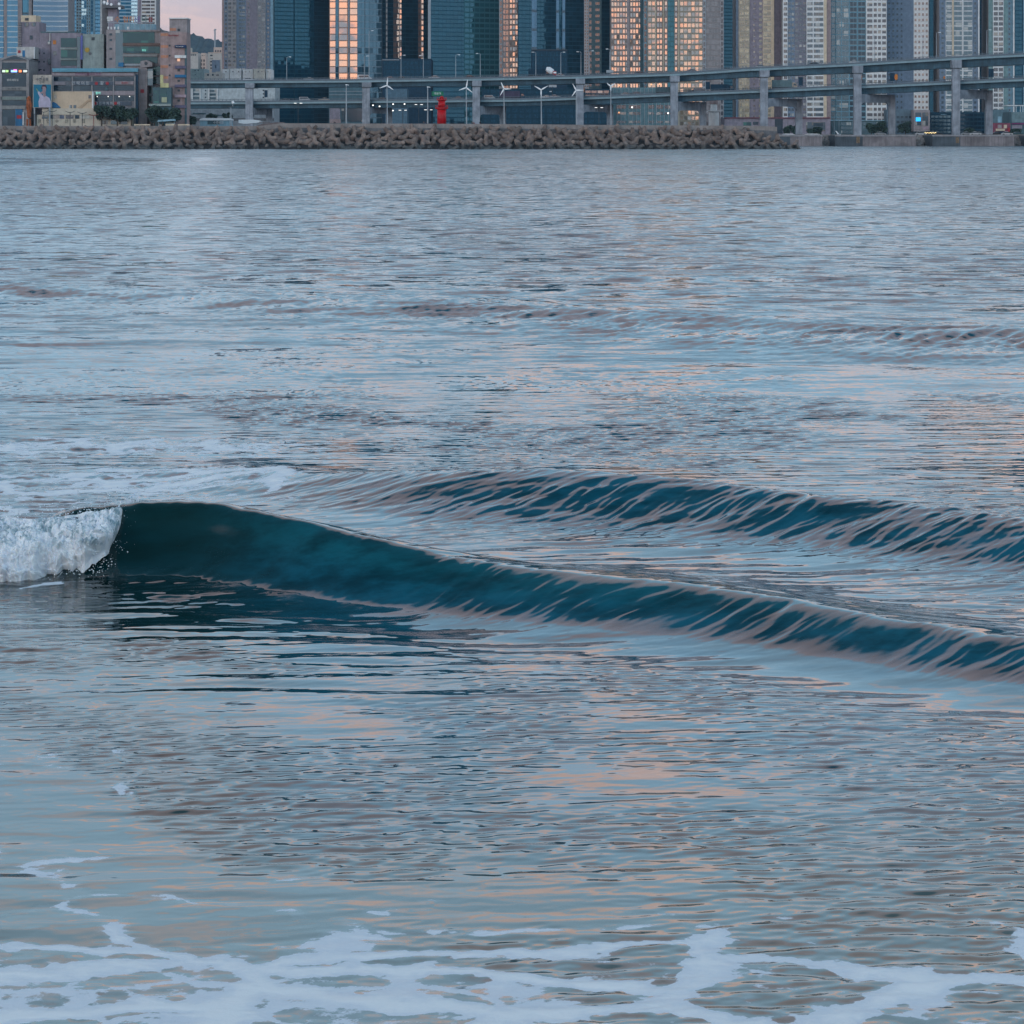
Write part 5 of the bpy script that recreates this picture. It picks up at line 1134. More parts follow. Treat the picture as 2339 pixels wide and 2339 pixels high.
# ------------------------------------------------------------------ breakwater
DB = 823.0
bw_top = lin([(-600, 287), (560, 288), (596, 287.5), (640, 281.5), (1100, 283), (1400, 285.5), (1745, 287.5), (1775, 290)])
tet_mat = None
def build_breakwater():
    global tet_mat
    m, g = material('sea_concrete')
    geo = g.n('ShaderNodeNewGeometry'); pos = geo.outputs['Position']; z = g.xyz(pos)[2]
    rnd = g.n('ShaderNodeObjectInfo').outputs['Random']
    n = g.noise(pos, .7, 5, .6); n2 = g.noise(pos, 3.0, 4, .6)
    dry = g.mix(g.sm(n, .35, .65), C4((.13, .098, .090)), C4((.24, .180, .152)))
    dry = g.vm('SCALE', dry, scale=g.m('ADD', .75, g.m('MULTIPLY', rnd, .5)))
    wet = g.mix(g.sm(n2, .3, .7), C4((.035, .040, .045)), C4((.075, .075, .07)))
    lvl = g.m('ADD', z, g.m('MULTIPLY', g.m('SUBTRACT', n, .5), 2.2))
    col = g.mix(g.sm(lvl, .5, 1.9), wet, dry)
    finish(g, Base_Color=col, Roughness=g.sm(lvl, .5, 1.9, .45, .9)); tet_mat = m
    core_shade_mat = plain('rubble_gap_shade', (.032, .030, .032), .95, .3, .8, False)  # near-black, painting the shade seen in gaps between the blocks
    cap_mat = plain('cap_concrete', (.25, .22, .21), .85, .15, .5)
    r = thing('breakwater', 'long low concrete sea wall carrying a walkway behind the piled concrete blocks', 'breakwater', W(900, 340, DB + 14))
    xs = list(range(-500, 1800, 20)); xs[-1] = 1775
    def strip(d0, d1, zt_off, zb, mt, nm, x_end=1775, par=r, flat=None):
        mb = MB(); rows = []
        for x in [q for q in xs if q <= x_end]:
            D = DB + 14; X = PX(x, D); zt = PZ(bw_top(x), D) + zt_off
            rows.append([(X, D + d0, zb), (X, D + d1, zb), (X, D + d1, zt), (X, D + d0, zt)])
        for a, b in zip(rows[:-1], rows[1:]):
            mb.quad(a[0], b[0], b[3], a[3]); mb.quad(b[1], a[1], a[2], b[2]); mb.quad(a[3], b[3], b[2], a[2])
        n_ = len(mb.v); mb.v += rows[0] + rows[-1]; mb.face([n_ + 3, n_ + 2, n_ + 1, n_]); mb.face([n_ + 4, n_ + 5, n_ + 6, n_ + 7])
        return mb.build(nm, mt, par)
    strip(0, 2.2, 0, -3, cap_mat, 'parapet_wall')
    strip(2.2, 14, -1.1, -3, plain('walkway', (.16, .155, .15), .9), 'walkway')
    strip(-.45, -.002, -1.2, -3, concrete_dark, 'lower_step')
    core = MB(); rows = []
    for x in xs:
        D = DB + 14; X = PX(x, D); s = 1.0 if x < 1740 else .5
        rows.append([(X, D - 14.5, -1.5), (X, D - 12.5, .4 * s), (X, D - 1.0, 4.3 * s), (X, D - .46, 4.3 * s)])
    for a, b in zip(rows[:-1], rows[1:]):
        for k in range(3): core.quad(a[k], b[k], b[k + 1], a[k + 1])
    core.build('rubble_bed', core_shade_mat, r)
    # tetrapods
    def tetra(seed):
        rr = random.Random(seed); bm = bmesh.new()
        dirs = [Vector((1, 1, 1)), Vector((1, -1, -1)), Vector((-1, 1, -1)), Vector((-1, -1, 1))]
        mb = MB()
        for d in dirs:
            d = d.normalized(); mb.tube([d * -.25, d * .55, d * 1.55, d * 2.05, d * 2.15], [.86, .82, .58, .50, .34], 12)
        o = mb.build('tetrapod', tet_mat, smooth=True); return o
    base = tetra(1)
    rr = random.Random(11); n = 0
    specs = []
    # four courses, from the water line up to under the wall
    courses = [(-.15, .2, 19.5), (1.35, 3.0, 19.0), (2.85, 6.2, 18.5), (4.15, 9.6, 19.0)]
    def courses_for(x):
        return courses
    for ci, (zc, dd, stp) in enumerate(courses):
        x = -40 + ci * 8.5
        while x < 1830:
            if x < 1745 - ci * 4: specs.append((x + rr.uniform(-4, 4), zc + rr.uniform(-.35, .45), dd + rr.uniform(-.8, .8), 1.0))
            elif ci < 2 or (ci == 2 and x < 1785): specs.append((x, zc * (.9 if ci else 1) - (x - 1745) * .006 + rr.uniform(-.3, .2), dd + rr.uniform(-.5, .5), .85))
            x += stp * 1.28
    # a few perched on top course
    for x in range(20, 1740, 58): specs.append((x + rr.uniform(-18, 18), 4.95 + rr.uniform(-.3, .35), 11.2, .82))
    specs = specs[:420]
    def size(s): return -s[1]
    rr2 = random.Random(4); specs_ind = specs if len(specs) <= 300 else None
    if specs_ind is None:
        # lowest, half sunken ones at the back of the count go together as one mass
        order = sorted(specs, key=lambda s: s[2]); specs_ind = order[:]
        while len(specs_ind) > 300: specs_ind.pop(rr2.randrange(60))
    done = set(id(s) for s in specs_ind)
    first = True; rest = MB()
    for s in specs:
        x, z, dd, sc = s; D = DB + 1.5 + dd; loc = (PX(x, D), D, z); rot = (rr.uniform(0, 6.28), rr.uniform(0, 6.28), rr.uniform(0, 6.28)); k = sc * rr.uniform(.80, 1.12)
        if id(s) in done:
            o = base if first else base.copy()
            if not first: COL.objects.link(o)
            first = False
            o.location = loc; o.rotation_euler = rot; o.scale = (k, k, k)
            tag(o, 'brown grey four legged concrete block piled against the sea wall', 'tetrapod', 'tetrapods piled on the breakwater')
        else:
            from mathutils import Euler
            M = Matrix.Translation(loc) @ Euler(rot).to_matrix().to_4x4() @ Matrix.Scale(k, 4)
            n0 = len(rest.v); rest.v += [tuple(M @ v.co) for v in base.data.vertices]
            for p in base.data.polygons: rest.face([n0 + i for i in p.vertices])
    if rest.v: tag(rest.build('tetrapod_pile', tet_mat, smooth=True), kind='stuff')

def person_mesh(pose='stand', h=1.7):
    v = []; e = []; rad = []
    def P(p, r, par=None):
        v.append(p); rad.append(r); i = len(v) - 1
        if par is not None: e.append((par, i))
        return i
    if pose == 'stand':
        pel = P((0, 0, .92), .15); w = P((0, 0, 1.10), .14, pel); ch = P((0, 0, 1.33), .17, w); nk = P((0, 0, 1.50), .06, ch); hd = P((0, -.01, 1.60), .10, nk); P((0, -.01, 1.70), .085, hd)
        for s in (-1, 1):
            hp = P((.10 * s, 0, .84), .10, pel); kn = P((.12 * s, -.03, .48), .075, hp); an = P((.13 * s, .03, .09), .045, kn); P((.14 * s, -.10, .05), .04, an)
            sh = P((.20 * s, 0, 1.40), .065, ch); el = P((.25 * s, .03, 1.12), .05, sh); wr = P((.24 * s, -.06, .88), .035, el); P((.235 * s, -.08, .80), .035, wr)
    else:
        pel = P((0, 0, .50), .16); w = P((0, -.03, .66), .14, pel); ch = P((0, -.08, .86), .17, w); nk = P((0, -.1, 1.0), .06, ch); hd = P((0, -.12, 1.11), .10, nk); P((0, -.13, 1.20), .085, hd)
        for s in (-1, 1):
            kn = P((.14 * s, -.42, .52), .08, pel); an = P((.14 * s, -.46, .09), .045, kn); P((.14 * s, -.58, .05), .04, an)
            sh = P((.20 * s, -.08, .92), .065, ch); el = P((.24 * s, -.2, .70), .05, sh); P((.16 * s, -.40, .62), .035, el)
    me = bpy.data.meshes.new('person'); me.from_pydata([(a * h / 1.7, b * h / 1.7, c * h / 1.7) for a, b, c in v], e, []); o = bpy.data.objects.new('person', me)
    COL.objects.link(o); me.update()
    sk = o.modifiers.new('Skin', 'SKIN'); sv = me.skin_vertices[0].data
    for q, r_ in zip(sv, rad): q.radius = (r_ * h / 1.7, r_ * h / 1.7 * (.8 if r_ > .12 else 1))
    sv[0].use_root = True
    o.modifiers.new('Subdivision', 'SUBSURF').levels = 1; o.modifiers[-1].render_levels = 2
    return o
def person_mat(name, top, legs, hair=(.02, .018, .02)):
    m, g = material(name)
    z = g.xyz(g.n('ShaderNodeTexCoord').outputs['Object'])[2]
    c = g.mix(g.m('GREATER_THAN', z, .93), C4(legs), C4(top)); c = g.mix(g.m('GREATER_THAN', z, 1.49), c, C4((.30, .19, .14))); c = g.mix(g.m('GREATER_THAN', z, 1.64), c, C4(hair))
    c = g.mix(g.m('LESS_THAN', z, .10), c, C4((.03, .03, .03))); finish(g, Base_Color=c, Roughness=.8); return m

def build_front():
    # lighthouse
    D = DB + 20
    r = thing('lighthouse', 'small bright red lighthouse on the breakwater walkway', 'lighthouse', W(1009, 283, D))
    c = W(1009, 283, D); X = c[0]; s = D / F
    MB().tube([(X, D, PZ(284, D)), (X, D, PZ(250, D))], [10.5 * s, 10.0 * s], 24).build('tower', red_paint, r, smooth=True)
    MB().tube([(X, D, PZ(249.9, D)), (X, D, PZ(248.8, D)), (X, D, PZ(246, D)), (X, D, PZ(245.4, D))], [11 * s, 14.5 * s, 14.8 * s, 14.8 * s], 24).build('gallery', red_paint, r)
    rl = MB()
    for k in range(16):
        a = 2 * math.pi * k / 16; rl.tube([(X + 14.4 * s * math.cos(a), D + 14.4 * s * math.sin(a), PZ(245.5, D)), (X + 14.4 * s * math.cos(a), D + 14.4 * s * math.sin(a), PZ(241, D))], .04, 5)
    ring = [(X + 14.4 * s * math.cos(a), D + 14.4 * s * math.sin(a), PZ(241.2, D)) for a in np.linspace(0, 2 * math.pi, 25)]
    rl.tube(ring, .05, 5); rl.build('gallery_rail', red_paint, r)
    MB().tube([(X, D, PZ(245.3, D)), (X, D, PZ(231, D))], [8.4 * s, 7.8 * s], 24).build('upper_tower', red_paint, r, smooth=True)
    MB().tube([(X, D, PZ(230.9, D)), (X, D, PZ(228.4, D)), (X, D, PZ(227, D))], [8.5 * s, 11.2 * s, 11.2 * s], 24).build('lantern_gallery', red_paint, r)
    mb = MB()
    for k in range(12):
        a = 2 * math.pi * k / 12; mb.tube([(X + 10.6 * s * math.cos(a), D + 10.6 * s * math.sin(a), PZ(227, D)), (X + 10.6 * s * math.cos(a), D + 10.6 * s * math.sin(a), PZ(223.5, D))], .05, 5)
    mb.tube([(X + 10.6 * s * math.cos(a), D + 10.6 * s * math.sin(a), PZ(223.5, D)) for a in np.linspace(0, 2 * math.pi, 25)], .06, 5); mb.build('lantern_rail', red_paint, r)
    MB().tube([(X, D, PZ(226.9, D)), (X, D, PZ(222.6, D)), (X, D, PZ(220.5, D)), (X, D, PZ(219, D))], [5.2 * s, 5.2 * s, 3.2 * s, .6 * s], 16).build('lantern', red_paint, r)
    # little wind turbines on poles
    T = [(884, 195, (84, 200, 325), 18, 'turbine left of the lamp, blades over the deck edge'), (1065, 200, (80, 200, 322), 18, 'turbine right of the red lighthouse'), (1151, 203, (113, 0, 240), 17, 'turbine before the second portal, with one blade level'),
         (1236, 205, (30, 150, 270), 18, 'turbine with one blade hanging straight down'), (1316, 206, (118, 0, 235), 17, 'turbine overlapping the middle pier'), (1395, 197, (35, 140, 270), 12, 'smaller turbine farthest right on the breakwater')]
    for k, (x, y, ang, bl, lab) in enumerate(T):
        D = DB + 22; r = thing('wind_turbine', 'small white three bladed wind ' + lab, 'wind turbine', W(x, 284, D), 'wind turbines along the breakwater')
        MB().tube([W(x + .8, 285, D), W(x, y + 2, D)], [.17, .11], 8).build('pole', steel, r)
        h = Vector(W(x, y, D)); MB().tube([h + Vector((0, .55, 0)), h, h + Vector((0, -.25, 0))], [.10, .20, .08], 10).build('hub', white_steel, r)
        for a in ang:
            d = Vector((math.cos(R(a)), 0, math.sin(R(a)))); n = Vector((-d.z, 0, d.x)); L_ = bl * D / F; o = h + Vector((0, -.2, 0))
            mb = MB(); pr = [(0, .05), (.12, .17), (.35, .20), (1, .05)]
            p4 = []
            for (f0, w0), (f1, w1) in zip(pr[:-1], pr[1:]):
                q = [o + d * L_ * f0 - n * w0, o + d * L_ * f1 - n * w1, o + d * L_ * f1 + n * w1, o + d * L_ * f0 + n * w0]
                mb.hexa([tuple(a_) for a_ in q] + [tuple(a_ + Vector((0, .07, 0))) for a_ in q])
            mb.build('blade', white_steel, r)
    for x, yt, lab in ((791, 194, 'plain pole lamp left of the second pier on the breakwater'), (977, 199, 'grey pole lamp immediately left of the red lighthouse')):
        r = thing('street_lamp', lab, 'street lamp', W(x, 284, DB + 21), 'pole lamps on the breakwater')
        MB().tube([W(x, 284, DB + 21), W(x, yt, DB + 21)], [.2, .12], 8).build('pole', steel, r)
        MB().tube([W(x - 2, yt - .5, DB + 21), W(x + 6, yt + .5, DB + 21)], [.16, .10], 6).build('lamp_head', white_steel, r)
    # lamps under the deck, lit
    for k, (x, y, yb, lab) in enumerate(((681, 235.5, 290, 'twin headed lit lamp under the deck before the dark teal tower'), (920, 251.5, 290, 'low twin headed lit lamp left of the dark post'), (956.5, 238.5, 290, 'tall twin headed lit lamp on a dark post near the walkers'), (978.5, 250.5, 290, 'low twin headed lit lamp behind the grey pole'), (1368, 245.5, 290, 'twin headed lit lamp inside the middle portal'))):
        D = 1110; r = thing('street_lamp', lab, 'street lamp', W(x, yb, D), 'lit lamps under the bridge')
        MB().tube([W(x, yb, D), W(x, y, D)], .13, 6).build('pole', dark_steel, r)
        for s_ in (-1, 1):
            MB().tube([W(x, y, D), W(x + 6 * s_, y, D)], .06, 5).build('arm', dark_steel, r)
            cc = W(x + 6.5 * s_, y, D); MB().box(cc[0] - .45, cc[0] + .45, D - .25, D + .25, cc[2] - .14, cc[2] + .06).build('lamp_head', emit('lamp_head_lit', (1, .97, .92), .9), r)
    for k, (x, y, lab) in enumerate(((852, 240.5, 'round white light left under the lower deck by the second pier'), (867, 243, 'smaller round light a little lower beside the second pier'), (924, 237.8, 'brightest round light under the lower deck'), (897.5, 252.5, 'round light at the top of the rear leg'), (898, 238, 'faint round light above the rear leg'))):
        D = 1130; r = thing('ceiling_lamp', lab, 'lamp', W(x, y, D), 'round lights under the lower deck')
        cc = W(x, y, D); MB().tube([(cc[0], D, cc[2] - .2), (cc[0], D, cc[2] + .22)], [.28, .25], 10).build('bulb', emit('lamp_white', (1, .97, .9), 1.5), r); MB().tube([(cc[0], D, cc[2] + .23), (cc[0], D, PZ(lo_b(x), D) + 1)], .05, 5).build('stem', dark_steel, r)
    # people on the walkway
    D = DB + 18; zf = lambda x: PZ(bw_top(x), DB + 14) - 1.1
    ppl = [(764.5, 1.75, 'stand', (.02, .02, .03), (.02, .02, .03), 'dark clad person standing alone left of the second pier', 20), (968, 1.75, 'stand', (.03, .04, .06), (.02, .02, .03), 'taller dark clad walker left of the red lighthouse', -20), (974, 1.6, 'stand', (.01, .03, .06), (.02, .02, .03), 'shorter walker in navy beside the grey pole', 30),
           (1078.5, 1.75, 'stand', (.02, .03, .04), (.02, .02, .03), 'person in black standing left at the fourth pier', 10), (1082.5, 1.65, 'stand', (.16, .05, .06), (.03, .03, .05), 'person in a dusky red top beside one in black', -40), (1097, 1.7, 'sit', (.03, .03, .04), (.03, .03, .04), 'hunched person sitting on the sea wall by the pier', 0)]
    for i, (x, h, pose, top, legs, lab, rz) in enumerate(ppl):
        o = person_mesh(pose, h); o.data.materials.append(person_mat('clothes_%s' % 'abcdef'[i], top, legs) if pose == 'stand' else plain('dark_cloth', (.03, .03, .04), .8))
        if pose == 'stand': o.location = (PX(x, D), D, zf(x)); 
        else: o.location = (PX(x, DB + 14.8), DB + 14.6, PZ(bw_top(x), DB + 14) - .42)
        o.rotation_euler = (0, 0, R(rz)); tag(o, lab, 'person', 'people on the breakwater')
    # ramp wall where the walkway rises
    r = thing('ramp_wall', 'sloping brown concrete ramp joining the lower quay to the raised walkway', 'wall', W(575, 290, DB + 22))
    D = DB + 24; MB().xz([(PX(a, D), PZ(b, D)) for a, b in ((575, 291), (596, 284), (628, 279.5), (646, 279), (646, 291))], D, D + 8).build('slope', plain('ramp_brown', (.14, .11, .11), .85), r)
    MB().xz([(PX(a, D), PZ(b, D)) for a, b in ((598, 283), (598, 278), (613, 278), (616, 280.5))], D + 2, D + 3).build('end_block', concrete_dark, r)
    # right hand pile caps and rubble shore
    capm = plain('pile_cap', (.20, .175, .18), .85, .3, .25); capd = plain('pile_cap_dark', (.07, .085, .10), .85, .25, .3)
    D = 1129
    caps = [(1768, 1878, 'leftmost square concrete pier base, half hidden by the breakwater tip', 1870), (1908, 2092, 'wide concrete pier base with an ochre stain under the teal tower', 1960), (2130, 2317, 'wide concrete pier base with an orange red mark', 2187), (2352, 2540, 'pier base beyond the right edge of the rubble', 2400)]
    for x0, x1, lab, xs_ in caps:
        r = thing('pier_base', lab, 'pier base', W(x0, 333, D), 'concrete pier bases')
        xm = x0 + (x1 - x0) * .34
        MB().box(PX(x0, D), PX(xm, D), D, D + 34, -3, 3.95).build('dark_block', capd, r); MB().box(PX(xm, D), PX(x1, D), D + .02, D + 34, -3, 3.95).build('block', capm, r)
        MB().box(PX(x0, D) - .1, PX(x1, D) + .1, D - .25, D - .003, 3.55, 4.05).build('lip', concrete, r)
        if xs_ in (1960, 2187): MB().pb(xs_ - 4, xs_ + 4, 313 if xs_ == 2187 else 312, 327, D - .02, .3).build('stain', plain('stain_orange', (.33, .07, .03) if xs_ == 2187 else (.17, .12, .08), .85, .4, 2.0), r)
    rock = plain('rock', (.24, .215, .205), .9, .35, .5, False, obj_var=.2)
    def rocks(x0, x1, n, lab, seed):
        rr = random.Random(seed)
        o = None; mb = MB()
        for k in range(n):
            x = rr.uniform(x0, x1); t = rr.random(); D_ = 1146 + 9 * t; z = -.3 + 3.6 * t; rad = rr.uniform(.45, 1.0); c = Vector((PX(x, D_), D_, z))
            bm = bmesh.new(); bmesh.ops.create_icosphere(bm, subdivisions=1, radius=rad)
            for v in bm.verts: v.co *= rr.uniform(.75, 1.2)
            n0 = len(mb.v); mb.v += [tuple(v.co + c) for v in bm.verts]
            for f in bm.faces: mb.face([n0 + v.index for v in f.verts])
            bm.free()
        tag(mb.build('shore_rocks', rock), lab, 'rocks', kind='stuff')
    rocks(1870, 1912, 90, 'rubble stones between the first two pier bases', 1); rocks(2088, 2134, 100, 'rubble stones between two pier bases', 2); rocks(2312, 2360, 100, 'rubble stones at the right edge', 3); rocks(1690, 1775, 60, 'rubble behind the tip', 4)
    tag(MB().box(PX(1600, 1150), PX(2900, 1150), 1156.5, 1158, -3, 4.3).build('sea_wall', plain('sea_wall', (.20, .19, .19), .9, .2)), 'low grey sea wall behind the pier bases', 'wall', kind='thing')
    # small boats / covers and cars along the shore road
    r = thing('boat', 'thin bright white boat mast leaning over the shore rubble', 'mast', W(1913, 311, 1150)); MB().tube([W(1909, 299, 1150), W(1912, 302.5, 1150), W(1916, 308, 1150)], [.18, .26, .3], 6).build('spar', white_steel, r); MB().box(PX(1914, 1150), PX(1920, 1150), 1149, 1151, 3.6, 4.5).build('deck_box', steel, r); r.name = 'boat'
    for x0, x1, lab in ((1787, 1816, 'long white covered boat left of the portal leg'), (1838, 1874, 'long white covered boat right of the portal leg')):
        r = thing('covered_boat', lab, 'boat', W(x0, 311, 1168), 'white covered boats'); D_ = 1168
        MB().xz([(PX(a, D_), PZ(b, D_)) for a, b in ((x0, 309.5), (x0 + 1, 306.5), (x0 + 8, 305.3), (x1 - 8, 305.5), (x1 - 1, 306.5), (x1, 309.5))], D_, D_ + 2.4).build('cover', white_steel, r); MB().pb(x0 + 2, x1 - 2, 309.6, 311.5, D_ + .3, 2).build('hull', navy, r)
    shore = [(2103, 'white', 'white car by the showroom forecourt'), (2143, 'black', 'black car left of the last pier on the shore road'), (2213, 'silver', 'silver car behind the last pier on the shore road'), (2228, 'white', 'small white car within the last portal'), (2240, 'grey', 'grey car near the portal rear leg'), (2284, 'black', 'black car before the red shops'), (2300, 'white', 'white car right of the red shops'), (2013, 'silver', 'silver car seen through the portal before the white balconies'), (2330, 'teal', 'dark car under the white roofed pavilion')]
    for i, (x, c, lab) in enumerate(shore):
        b, g_, w = car_mesh(4.4, 1.5, 1.8, 'car'); r = thing('car', lab, 'car', (PX(x, 1200), 1200 + (i % 3) * 3, 3.62), 'cars on the shore road')
        o1 = b.build('body', MATS['paint_' + c]); o2 = g_.build('window', win_navy); o1.parent = r; o2.parent = r
        for q in range(4):
            t = MB(); sx = (-1, 1)[q % 2] * 1.36; sy = (-.9, .7)[q // 2]; t.tube([(sx, sy - .02, .33), (sx, sy + .22, .33)], .33, 10); ow = t.build('wheel', dark_steel); ow.parent = r
        r.location.z = 4.0
    for k, (x, lab) in enumerate(((2112, 'warm light by the showroom'),)):
        r = thing('string_lights', 'string of warm yellow bulbs over the rubble by the showroom', 'lights', W(x, 303, 1170))
        for q in range(9):
            cc = W(x + 1.2 + q * 3.0, 303 + (.8 if q % 2 else 0), 1170); MB().tube([(cc[0], cc[1], cc[2] - .12), (cc[0], cc[1], cc[2] + .12)], .16, 8).build('bulb', emit('bulb_warm', (1, .75, .35), 2.0), r)
        MB().tube([W(x - 1, 303, 1170), W(x + 27, 303.4, 1170)], .04, 5).build('cable', dark_steel, r); MB().tube([W(x - 1, 303, 1170), W(x - 1, 311, 1170)], .08, 5).build('post', dark_steel, r); MB().tube([W(x + 27, 303, 1170), W(x + 27, 311, 1170)], .08, 5).build('post', dark_steel, r)

# ------------------------------------------------------------------ trees
def leaf_mat():
    m, g = material('leaves'); geo = g.n('ShaderNodeNewGeometry'); pos = geo.outputs['Position']
    n = g.noise(pos, .9, 3, .6); w = g.n('ShaderNodeTexWhiteNoise', {'Vector': g.vm('FLOOR', g.vm('SCALE', pos, scale=2.5))}, noise_dimensions='3D').outputs['Value']
    c = g.mix(g.sm(n, .3, .7), C4((.018, .045, .045)), C4((.045, .085, .060))); c = g.vm('SCALE', c, scale=g.sm(w, 0, 1, .6, 1.4))
    finish(g, Base_Color=c, Roughness=.7); return m
def tree(x, yt, yb, wpx, D, label, seed, n=1800, group='trees along the shore'):
    rr = random.Random(seed); zt, zb = PZ(yt, D), PZ(yb, D); wd = wpx * D / F; H = zt - zb
    r = thing('tree', label, 'tree', (PX(x, D), D, zb), group)
    X = PX(x, D); tk = MB().tube([(X, D, zb), (X + .1, D, zb + H * .3), (X, D, zb + H * .6)], [.28, .2, .1], 7)
    for k in range(4):
        a = rr.uniform(0, 6.28); tk.tube([(X, D, zb + H * .3), (X + wd * .3 * math.cos(a), D + wd * .3 * math.sin(a), zb + H * .62)], [.12, .04], 5)
    tk.build('trunk', plain('bark', (.07, .055, .045), .9), r)
    mb = MB(); cl = []
    for k in range(14):
        a = rr.uniform(0, 6.28); q = rr.random() ** .6; cl.append((X + wd * .36 * q * math.cos(a), D + wd * .36 * q * math.sin(a), zb + H * rr.uniform(.35, .86), wd * rr.uniform(.13, .22)))
    for k in range(n):
        cx, cy, cz, cr = cl[rr.randrange(len(cl))]
        v = Vector((rr.gauss(0, 1), rr.gauss(0, 1), rr.gauss(0, .8))).normalized() * cr * rr.random() ** .4
        p = Vector((cx, cy, cz)) + v
        if p.z < zb + H * .12 or p.z > zt: continue
        s = rr.uniform(.22, .42); u = Vector((rr.gauss(0, 1), rr.gauss(0, 1), rr.gauss(0, 1))).normalized() * s; w = u.cross(Vector((rr.gauss(0, 1), rr.gauss(0, 1), rr.gauss(0, 1)))).normalized() * s * .7
        mb.quad(p - u, p - w, p + u, p + w)
    mb.build('crown', MATS['leaves'], r)
def build_trees():
    MATS['leaves'] = leaf_mat()
    T = [(232, 238, 290, 44, DL - 8, 'low dark tree spreading before the market hall'), (268, 240, 290, 46, DL - 7, 'dark tree between the kiosk and the market hall sign'), (300, 242, 290, 40, DL - 8, 'dark tree beside the foot of the stone stair tower'),
         (352, 240, 290, 40, DL - 9, 'large dark round tree right of the stone stair tower'), (372, 246, 290, 36, DL - 8, 'middle dark tree behind the stall'), (396, 247, 290, 44, DL - 10, 'round green tree at the foot of the thin pink block'),
         (436, 264, 292, 26, DL + 10, 'small dark tree left of the long marquee'), (482, 258, 292, 30, DL + 60, 'dark tree top peeping over the long marquee'), (519, 256, 292, 26, DL + 60, 'dark conical tree by the signal mast'),
         (1800, 284, 312, 26, 1400, 'dark bushy tree inside the portal below the side wall'), (1816, 285, 312, 24, 1400, 'dark tree hugging the portal rear leg'), (1860, 290, 312, 34, 1400, 'low dark tree before the glazed base'),
         (1990, 279, 312, 34, 1350, 'dark tree under the white balconied side'), (2012, 276, 312, 34, 1350, 'dark tree at the left of the portal leg'), (2068, 277, 312, 38, 1380, 'round dark tree below the lettered tower'),
         (2215, 292, 312, 26, 1380, 'low shrubby tree inside the last portal'), (2320, 294, 312, 34, 1330, 'dark tree before the pavilion')]
    for i, (x, yt, yb, w, D, lab) in enumerate(T): tree(x, yt, yb, w, D, lab, i, 3200)
    for k, (x0, x1, yt) in enumerate(((120, 505, 178),)):
        pass

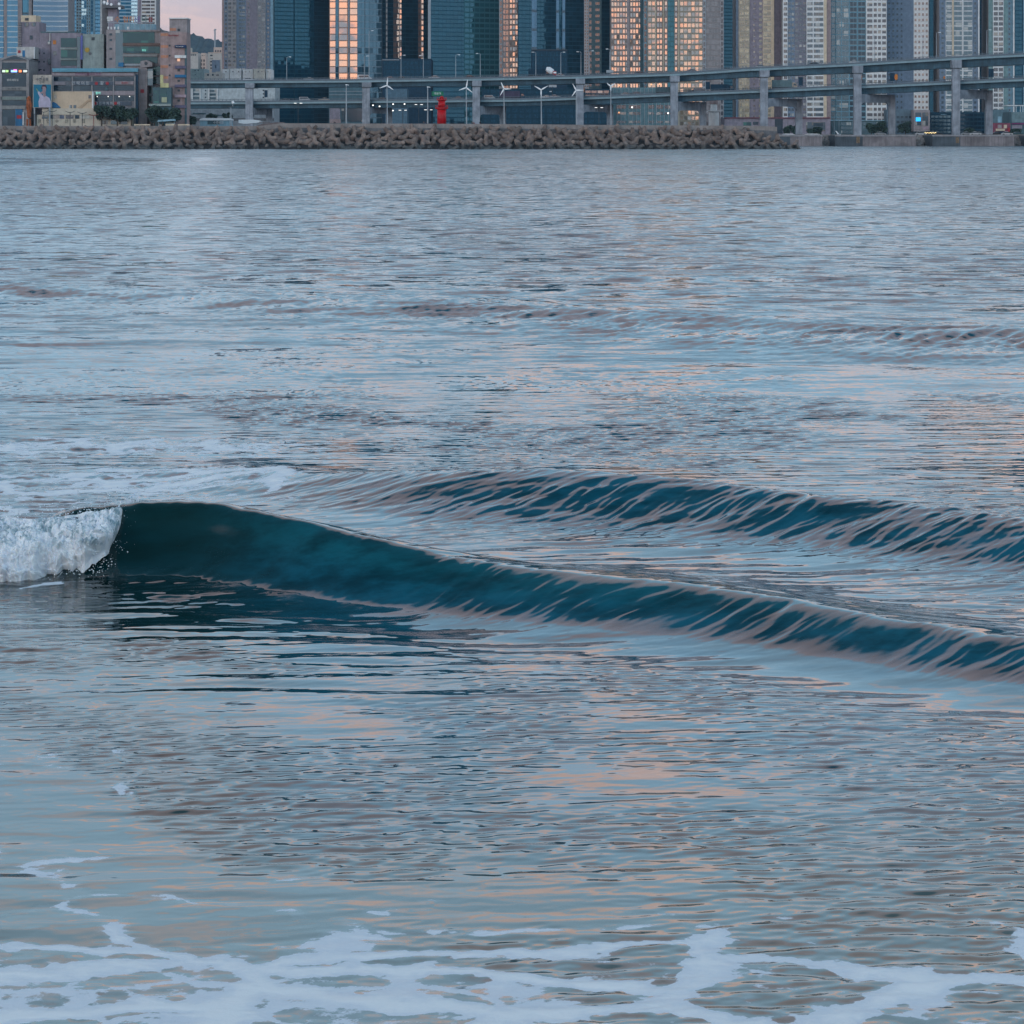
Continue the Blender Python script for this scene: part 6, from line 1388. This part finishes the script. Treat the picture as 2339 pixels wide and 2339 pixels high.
# ------------------------------------------------------------------ white water of the breaking end
def build_whitewater():
    k = 2339 / 1932
    xs = np.concatenate([np.linspace(-1100, -60, 300)[:-1], np.linspace(-60, 262, 480)]); nv_ = 170
    tab_top = lin([(-1100, 1005), (-190, 985), (0, 972), (60, 978), (150, 968), (225, 957), (262, 950)]); tab_bot = lin([(-1100, 1135), (-190, 1106), (0, 1100), (60, 1098), (110, 1088), (160, 1068), (200, 1040), (226, 1010), (244, 982), (262, 958)])
    P = np.zeros((nv_, len(xs), 3))
    for i, xv in enumerate(xs):
        # end points of the tumbling front: on the water in front and at the lip behind
        yb = tab_bot(xv); toe_z = -.015 + .30 * max(0, (xv - 90) / 150) ** 1.3
        Yb = F * (CH - toe_z) / (yb * k - HY); Xb = (xv * k - CX) / F
        yt = tab_top(xv); zt = float(np.interp(xv, [-1100, -190, 0, 150, 242], [.31, .33, .345, .40, .46])); Yt = F * (CH - zt) / (yt * k - HY)
        Yt = max(Yt, Yb + .12)
        for j in range(nv_):
            t = j / (nv_ - 1); a = t * math.pi / 2
            bulge = math.sin(math.pi * min(1, t * 1.1)) * .16
            Y = Yb + (Yt - Yb) * (1 - math.cos(a)) - bulge; z = toe_z + (zt - toe_z) * math.sin(a) ** .9
            if j == 0: z -= .04
            P[j, i] = (Xb * Y, Y, z)
    X, Y, Z = P[..., 0], P[..., 1], P[..., 2]
    u = X; v = Z * 1.4 + Y * .4
    def bil(s, seed): return np.abs(fbm(u * s, v * s, 1, seed) * 2 - 1)
    n = (.10 * bil(3.6, 1) + .085 * bil(7.5, 2) + .055 * bil(16, 3) + .030 * bil(34, 4) + .016 * bil(75, 5))
    tt = np.linspace(0, 1, nv_)[:, None]; edge = np.minimum(1, np.minimum(tt * 8 + .35, (1 - tt) * 9 + .15))
    xx = np.broadcast_to(xs[None, :], Z.shape); edge = edge * np.clip((262 - xx) / 30 + .1, .1, 1)
    edge = edge * np.where(xx > 120, np.clip(tt * 5, 0, 1) * np.clip((xx - 120) / 60, 0, 1) + (1 - np.clip((xx - 120) / 60, 0, 1)), 1)
    big = .05 * (fbm(u * 1.4 + 5, v * 1.2, 2, 9) - .5)
    disp = (n - .12) * edge * .95 + big
    P[..., 1] -= disp * .85; P[..., 2] += disp * .60 - .0
    # ragged lower edge
    rag = np.clip((205 - xx) / 60, .3, 1) * .15 * (fbm(u * 6, u * 0 + 3, 4, 8) - .5) + np.clip((205 - xx) / 60, .3, 1) * .08 * (fbm(u * 22, u * 0 + 9, 2, 18) - .5)
    P[..., 2] += rag * (1 - tt) ** 2; P[..., 1] -= np.abs(rag) * (1 - tt) ** 2 * 1.2
    co = P.reshape(-1, 3); ny, nx = Z.shape; idx = np.arange(ny * nx).reshape(ny, nx)
    q = np.stack([idx[:-1, :-1], idx[:-1, 1:], idx[1:, 1:], idx[1:, :-1]], -1).reshape(-1, 4)
    mb = MB(); mb.v = [tuple(c) for c in co.tolist()]; mb.f = q.tolist(); mb.mi = [0] * len(q); mb.uv = [None] * len(q)
    # droplets thrown around the edges
    rr = random.Random(2); ico = [(0, 0, 1), (0, 0, -1), (1, 0, 0), (-1, 0, 0), (0, 1, 0), (0, -1, 0)]; fc = [(0, 2, 4), (0, 4, 3), (0, 3, 5), (0, 5, 2), (1, 4, 2), (1, 3, 4), (1, 5, 3), (1, 2, 5)]
    for _ in range(5000):
        edge_pick = rr.random(); i = rr.randrange(nx); j = 0 if edge_pick < .45 else (ny - 1 if edge_pick < .7 else rr.randrange(ny))
        c = P[j, i]; s = .0015 + .0055 * rr.random() ** 3
        spread = .065
        p = (c[0] + rr.gauss(0, spread), c[1] - abs(rr.gauss(0, spread)), max(-.03, c[2] + rr.gauss(0, spread * .8)))
        n0 = len(mb.v); mb.v += [(p[0] + a * s, p[1] + b * s, p[2] + c_ * s) for a, b, c_ in ico]
        for f in fc: mb.face([n0 + t for t in f])
    m, g = material('white_water'); pos = g.n('ShaderNodeNewGeometry').outputs['Position']
    x_, y_, z_ = g.xyz(pos)[:3]
    n1 = g.noise(g.vm('MULTIPLY', pos, (1, 1, .6)), 9.0, 6, .68); n2 = g.noise(g.vm('MULTIPLY', pos, (3.0, 1, .5)), 12.0, 4, .65)
    clear = g.m('MULTIPLY', g.sm(n1, .48, .60), g.sm(z_, .14, .34))
    col = g.mix(g.sm(n2, .25, .7), C4((.70, .78, .88)), C4((.92, .94, .97)))
    fo = g.n('ShaderNodeBsdfPrincipled', {'Base Color': col, 'Roughness': .55, 'IOR': 1.33, 'Subsurface Weight': .25, 'Subsurface Radius': (.06, .08, .1), 'Subsurface Scale': .3,
        'Normal': g.n('ShaderNodeBump', {'Height': g.noise(pos, 45, 5, .7), 'Strength': .6, 'Distance': .02})})
    wa = g.n('ShaderNodeBsdfPrincipled', {'Base Color': C4((.10, .24, .30)), 'Roughness': .08, 'IOR': 1.38})
    g.n('ShaderNodeOutputMaterial', {'Surface': g.n('ShaderNodeMixShader', {0: g.m('MULTIPLY', clear, .75), 1: fo, 2: wa})})
    tag(mb.build('breaking_foam', m, smooth=True), 'tumbling white water at the breaking left end of the near wave', 'foam', kind='stuff')
build_land()
build_towers()
build_left_town()
build_hill_foot()
build_bridge()
build_traffic()
build_breakwater()
build_front()
build_trees()
build_whitewater()
# haze: even, thin air over the bay
def build_haze():
    mb = MB().box(-2800, 2800, -200, 5600, -4.5, 420); o = mb.build('haze', [])
    m = bpy.data.materials.new('air'); m.use_nodes = True; g = NT(m.node_tree)
    pv = g.n('ShaderNodeVolumePrincipled', {'Color': C4((.45, .62, .80)), 'Density': HAZE, 'Anisotropy': 0.0}); o_ = g.n('ShaderNodeOutputMaterial'); g.nt.links.new(pv.outputs[0], o_.inputs['Volume'])
    o.data.materials.append(m); tag(o, 'thin bluish air over the bay', 'haze', kind='stuff')
HAZE = 3.2e-5
if HAZE: build_haze()
